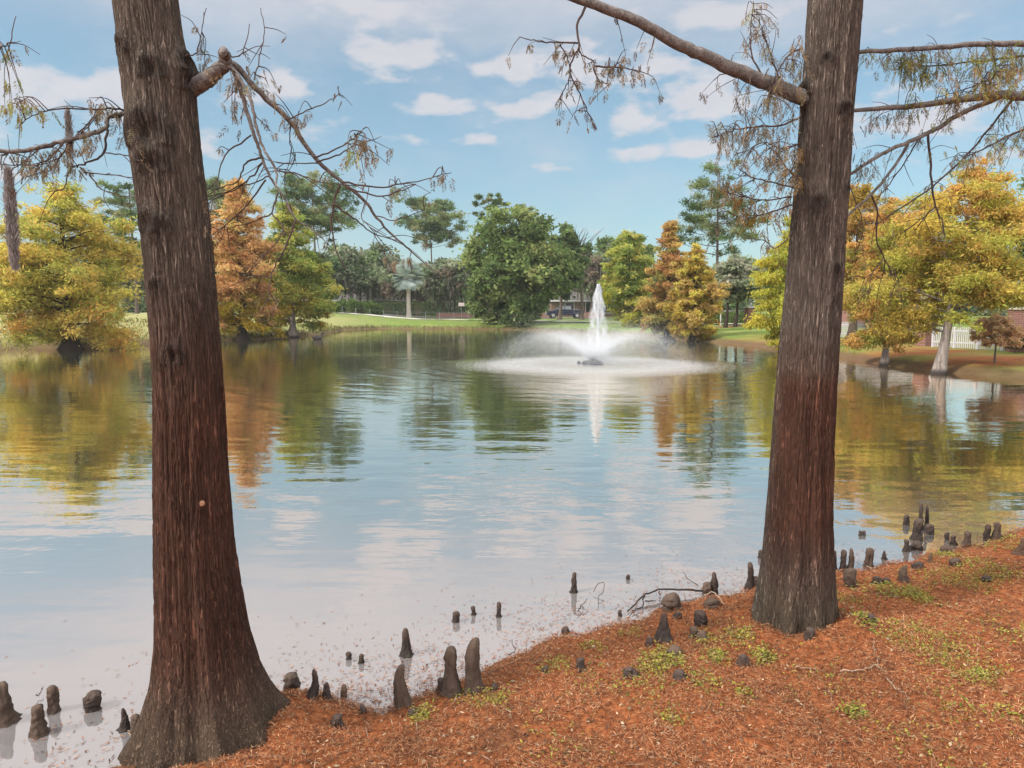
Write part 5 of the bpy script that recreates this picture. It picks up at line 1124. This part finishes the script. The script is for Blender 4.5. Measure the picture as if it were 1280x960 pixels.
# low brick wall beyond the road
def brick_wall(name, label, p0, p1, h_, th, cap=True, cat='wall', z_lift=0):
    p0, p1 = np.array(p0, float), np.array(p1, float); L = np.linalg.norm(p1 - p0); c = (p0 + p1) / 2
    o = thing(name, label, cat, (*c, gz(*c) - .1), math.atan2(*(p1 - p0)[::-1]))
    MB().box((0, 0, h_ / 2), (L, th, h_)).build('brickwork', M_brick, o)
    if cap: MB().box((0, 0, h_ + .052), (L + .1, th + .12, .10)).build('coping', M_cap, o, False, .012)
    return o
brick_wall('brick_wall', 'low red brick wall beyond the road behind the big green oak', gpt(546, 107.3), gpt(690, 107.2), .75, .25, False)
brick_wall('brick_wall', 'short low brick wall right of the parked pickup', gpt(729, 106), gpt(752, 106), .95, .25, False)
# sign
p = gpos(577, 104.5); o = thing('post_sign', 'small pale pink sign on a thin post before the red brick wall', 'sign', p)
MB().tube([(0, 0, -.2), (0, 0, 1.75)], .035, 8).build('post', M_wire, o); MB().box((0, -.05, 1.98), (.85, .04, .5)).build('panel', plain('faded_sign', (.62, .50, .47), .6, var=.15), o, False, .01)
# houses
def house(label, px, Y, w_, d_, h_, roofh, wall, wins, group=None, rz=0):
    p = gpos(px, Y); o = thing('brick_house' if wall is M_brick else 'house', label, 'house', p, rz, group)
    MB().box((0, 0, h_ / 2 - .2), (w_, d_, h_ + .4)).build('wall', wall, o)
    mb = MB(); e = .5; mb.add([(-w_ / 2 - e, -d_ / 2 - e, h_ + .02), (w_ / 2 + e, -d_ / 2 - e, h_ + .02), (w_ / 2 + e, d_ / 2 + e, h_ + .02), (-w_ / 2 - e, d_ / 2 + e, h_ + .02), (-w_ / 2 + d_ * .35, 0, h_ + roofh), (w_ / 2 - d_ * .35, 0, h_ + roofh)], [(0, 1, 5, 4), (1, 2, 5), (2, 3, 4, 5), (3, 0, 4), (3, 2, 1, 0)]); mb.build('roof', M_roof, o)
    MB().box((0, -d_ / 2 - e - .03, h_ - .06), (w_ + 2 * e, .05, .2)).build('fascia', M_white, o)
    for (x, z, ww, hh) in wins:
        f = MB().box((x, -d_ / 2 - .03, z), (ww + .16, .06, hh + .16)).build('window', M_white, o); MB().box((x, -d_ / 2 - .068, z), (ww, .012, hh)).build('pane', M_glass, f)
    return o
house('tan house with dark windows behind the pickup and the tan oak', 742, 124, 15, 9, 2.7, 1.5, M_stucco, [(-4.5, 1.6, 1.4, 1.6), (-1.2, 1.6, 1.2, 1.8), (1.6, 1.6, 1.2, 1.8), (4.8, 1.6, 1.4, 1.6)])
house('brown house in the shade of the dark grey green oak', 450, 134, 22, 10, 2.8, 2.8, M_brick, [(-7, 1.5, 1.8, 1.5), (-2, 1.5, 1.8, 1.5), (3, 1.5, 1.8, 1.5), (8, 1.5, 1.8, 1.5)])
house('pinkish brick house behind the white fence right of the near right trunk', 1082, 62, 8, 7, 2.3, 1.7, M_brick, [(-2.4, 1.3, 1.0, 1.2), (.2, 1.3, 1.0, 1.2), (2.6, 1.3, 1.0, 1.2)], rz=.15)
# gate pier
p = gpos(937, 59.5); o = thing('brick_pier', 'slim dark brick gate pier with a white cap right of the leaning oak', 'pier', p, .2, 'brick piers')
MB().box((0, 0, .7), (.62, .62, 1.6)).build('brickwork', M_brick, o); MB().box((0, 0, 1.56), (.78, .78, .12)).build('cap', M_white, o, False, .02); MB().tube([(0, 0, 1.62), (0, 0, 1.70), (0, 0, 1.84), (0, 0, 1.95), (0, 0, 2.0)], [.08, .1, .17, .12, .02], 12).build('finial', M_white, o, True)
rail_fence('rail_fence', 'thin white rail fence running left from the slim brick pier', gpt(872, 67), gpt(933, 60), 1.3, 3.0, .05, .07, M_white, None, n_rail=1, railh=(.97,))
# right side: white picket fence, brick wall, pier
p0, p1, p2 = gpt(1256, 29.6), gpt(1168, 33.6), gpt(1150, 35.0)
rail_fence('picket_fence', 'white picket fence behind the copper sapling on the right lawn', p1, p0, .95, 1.6, .07, .10, M_fence, (.12, .05), railh=(.25, .8))
rail_fence('picket_fence', 'farther white picket fence left of the small brick pier', gpt(1046, 43.0), gpt(1148, 36.0), .95, 1.9, .07, .10, M_fence, (.13, .05), railh=(.25, .8))
p = gpos(1158, 34.6); o = thing('brick_pier', 'small red brick pier between the two white picket fences', 'pier', p, .3, 'brick piers')
MB().box((0, 0, .6), (.6, .6, 1.5)).build('brickwork', M_brick, o); MB().box((0, 0, 1.40), (.74, .74, .1)).build('cap', M_cap, o, False, .015)
c0 = np.array(gpt(1262, 29.3)); brick_wall('brick_wall', 'tall red brick wall with a white coping at the right picture edge', c0, c0 + np.array([4.2, -.5]), 1.72, .35)
hedge('low brown clipped bush row at the foot of the tall red brick wall', c0 + [-.5, -.8], c0 + [3.4, -1.2], .5, .6, 3500, [(.17, .12, .085), (.22, .17, .12), (.10, .10, .05)], 'low_hedge')
# pickup truck: facing left, x to its nose
p = gpos(706, 101.5); TK = thing('pickup_truck', 'dark blue pickup truck parked on the road beyond the fountain', 'pickup', (p[0], p[1], p[2] + .03), math.radians(3))
mb = MB(); mb.prism([(-2.62, .45), (-2.66, .98), (-1.35, 1.16), (-1.25, 1.18), (2.55, 1.18), (2.62, 1.1), (2.62, .5), (2.2, .42), (-2.3, .40)], -.95, .95); mb.build('body', M_navy, TK, False, .04)
mb = MB(); mb.prism([(-1.35, 1.183), (-.62, 1.78), (.75, 1.80), (.98, 1.183)], -.84, .84); mb.build('cab', M_navy, TK, False, .04)
M_tint = plain('tinted_glass', (.22, .24, .27), .1, var=.1, spec=.9)
for s_ in (-1, 1):
    for pr in ([(-1.12, 1.25), (-.58, 1.70), (-.17, 1.71), (-.17, 1.25)], [(-.08, 1.25), (-.08, 1.71), (.66, 1.72), (.84, 1.25)]):
        MB().prism(pr, s_ * .848, s_ * .872).build('side_window', M_tint, TK)
    MB().box((-2.655, s_ * .72, .88), (.06, .3, .16)).build('headlight', M_lamp, TK); MB().box((2.64, s_ * .85, .95), (.05, .14, .3)).build('tail_light', plain('red_lens', (.4, .02, .02), .3), TK)
    for x in (-1.72, 1.62):
        wv = MB().tube([(x, s_ * .80, .38), (x, s_ * .86, .38), (x, s_ * .975, .38), (x, s_ * 1.0, .38)], [.37, .39, .39, .35], 22).build('wheel', M_tyre, TK); MB().tube([(x, s_ * .99, .38), (x, s_ * 1.015, .38)], [.24, .20], 16).build('rim', M_rim, wv)
MB().box((-2.69, 0, .60), (.12, 1.86, .2)).build('front_bumper', M_rim, TK, False, .02); MB().box((2.68, 0, .58), (.12, 1.8, .18)).build('rear_bumper', M_rim, TK, False, .02)
MB().box((1.78, 0, 1.19), (1.5, 1.5, .03)).build('bed_cover', M_rim, TK)
# duck
p = on(397, 424); o = MB()
P = np.array([(-.30, 0, .10), (-.22, 0, .09), (-.08, 0, .075), (.08, 0, .075), (.17, 0, .11), (.205, 0, .19), (.215, 0, .25), (.25, 0, .285), (.30, 0, .28), (.345, 0, .265), (.37, 0, .26)]); R = [.01, .06, .115, .12, .085, .048, .042, .056, .045, .018, .012]
dk = MB().tube(smooth_path(P, 3), np.interp(np.linspace(0, 10, 31), np.arange(11), R), 12).build('duck', plain('duck_feathers', (.06, .05, .045), .7, var=.5, scale=9), None, True); dk.location = p; dk.scale = (1.5, 1.5, 1.5); dk.rotation_euler = (0, 0, .5)
tag(dk, 'small dark duck floating right of the olive green cypress', 'duck')
# tall grass tufts on the left bank and reeds at the shore
P = np.stack([rng.uniform(-40, -8, 16000), rng.uniform(34, 72, 16000)], 1); sd = sdist(P); k = (sd > .1) & (sd < 9) & (P[:, 1] > 34); P = P[k]; n_ = len(P)
h_ = rng.uniform(.06, .26, n_) * (1 + .5 * vnoise(P * .6, 71)); Z = height(P)
U = unit(np.stack([rng.normal(0, .3, n_), rng.normal(0, .3, n_), np.ones(n_)], 1)) * (h_ / 2)[:, None]; a = rng.uniform(0, PI, n_)
tag(leaves('tall_grass', np.column_stack([P, Z + h_ / 2]), U, np.stack([np.cos(a), np.sin(a), 0 * a], 1) * .05, np.array([(.28, .29, .10), (.34, .32, .13), (.20, .24, .07), (.18, .13, .08)])[rng.choice(4, n_, p=(.4, .3, .2, .1))] * (1 + rng.normal(0, .2, (n_, 1))), M_leaf), 'tall pale grass on the left bank', kind='stuff')
ts = np.linspace(0, 1, 1); idx = rng.integers(len(near_px) - 1, len(near_px) + 18, 9000); f = rng.uniform(0, 1, 9000)[:, None]; P = shore[idx] * (1 - f) + shore[(idx + 1) % len(shore)] * f + rng.normal(0, .35, (9000, 2)); sd = sdist(P); k = (sd > .0) & (sd < .8) & ((P[:, 0] < 9) | (rng.uniform(size=len(P)) < .0)); P = P[k]; n_ = len(P)
h_ = rng.uniform(.06, .28, n_); U = unit(np.stack([rng.normal(0, .35, n_), rng.normal(0, .35, n_), np.ones(n_)], 1)) * (h_ / 2)[:, None]; a = rng.uniform(0, PI, n_)
tag(leaves('shore_grass', np.column_stack([P, height(P) + h_ / 2]), U, np.stack([np.cos(a), np.sin(a), 0 * a], 1) * .03, np.array([(.12, .16, .045), (.17, .15, .06), (.10, .06, .035), (.22, .20, .08)])[rng.integers(0, 4, n_)] * (1 + rng.normal(0, .2, (n_, 1))), M_leaf), 'short grass along the far waterline', kind='stuff')

# ------------------------------------------------------------------ thin haze over the pond and the far trees
hz = bpy.data.materials.new('haze'); hz.use_nodes = True; t = NT(hz.node_tree)
pv = t.n('VolumePrincipled', Color=(0.86, 0.90, 0.95), Density=0.00028); pv.inputs['Anisotropy'].default_value = 0.2
t.set(t.n('OutputMaterial').inputs['Volume'], pv)
b = MB().box((0, 80, 12.5), (460, 300, 30)).build('haze', hz); tag(b, 'thin pale haze in the air over the pond', kind='stuff')
S.cycles.volume_bounces = 1
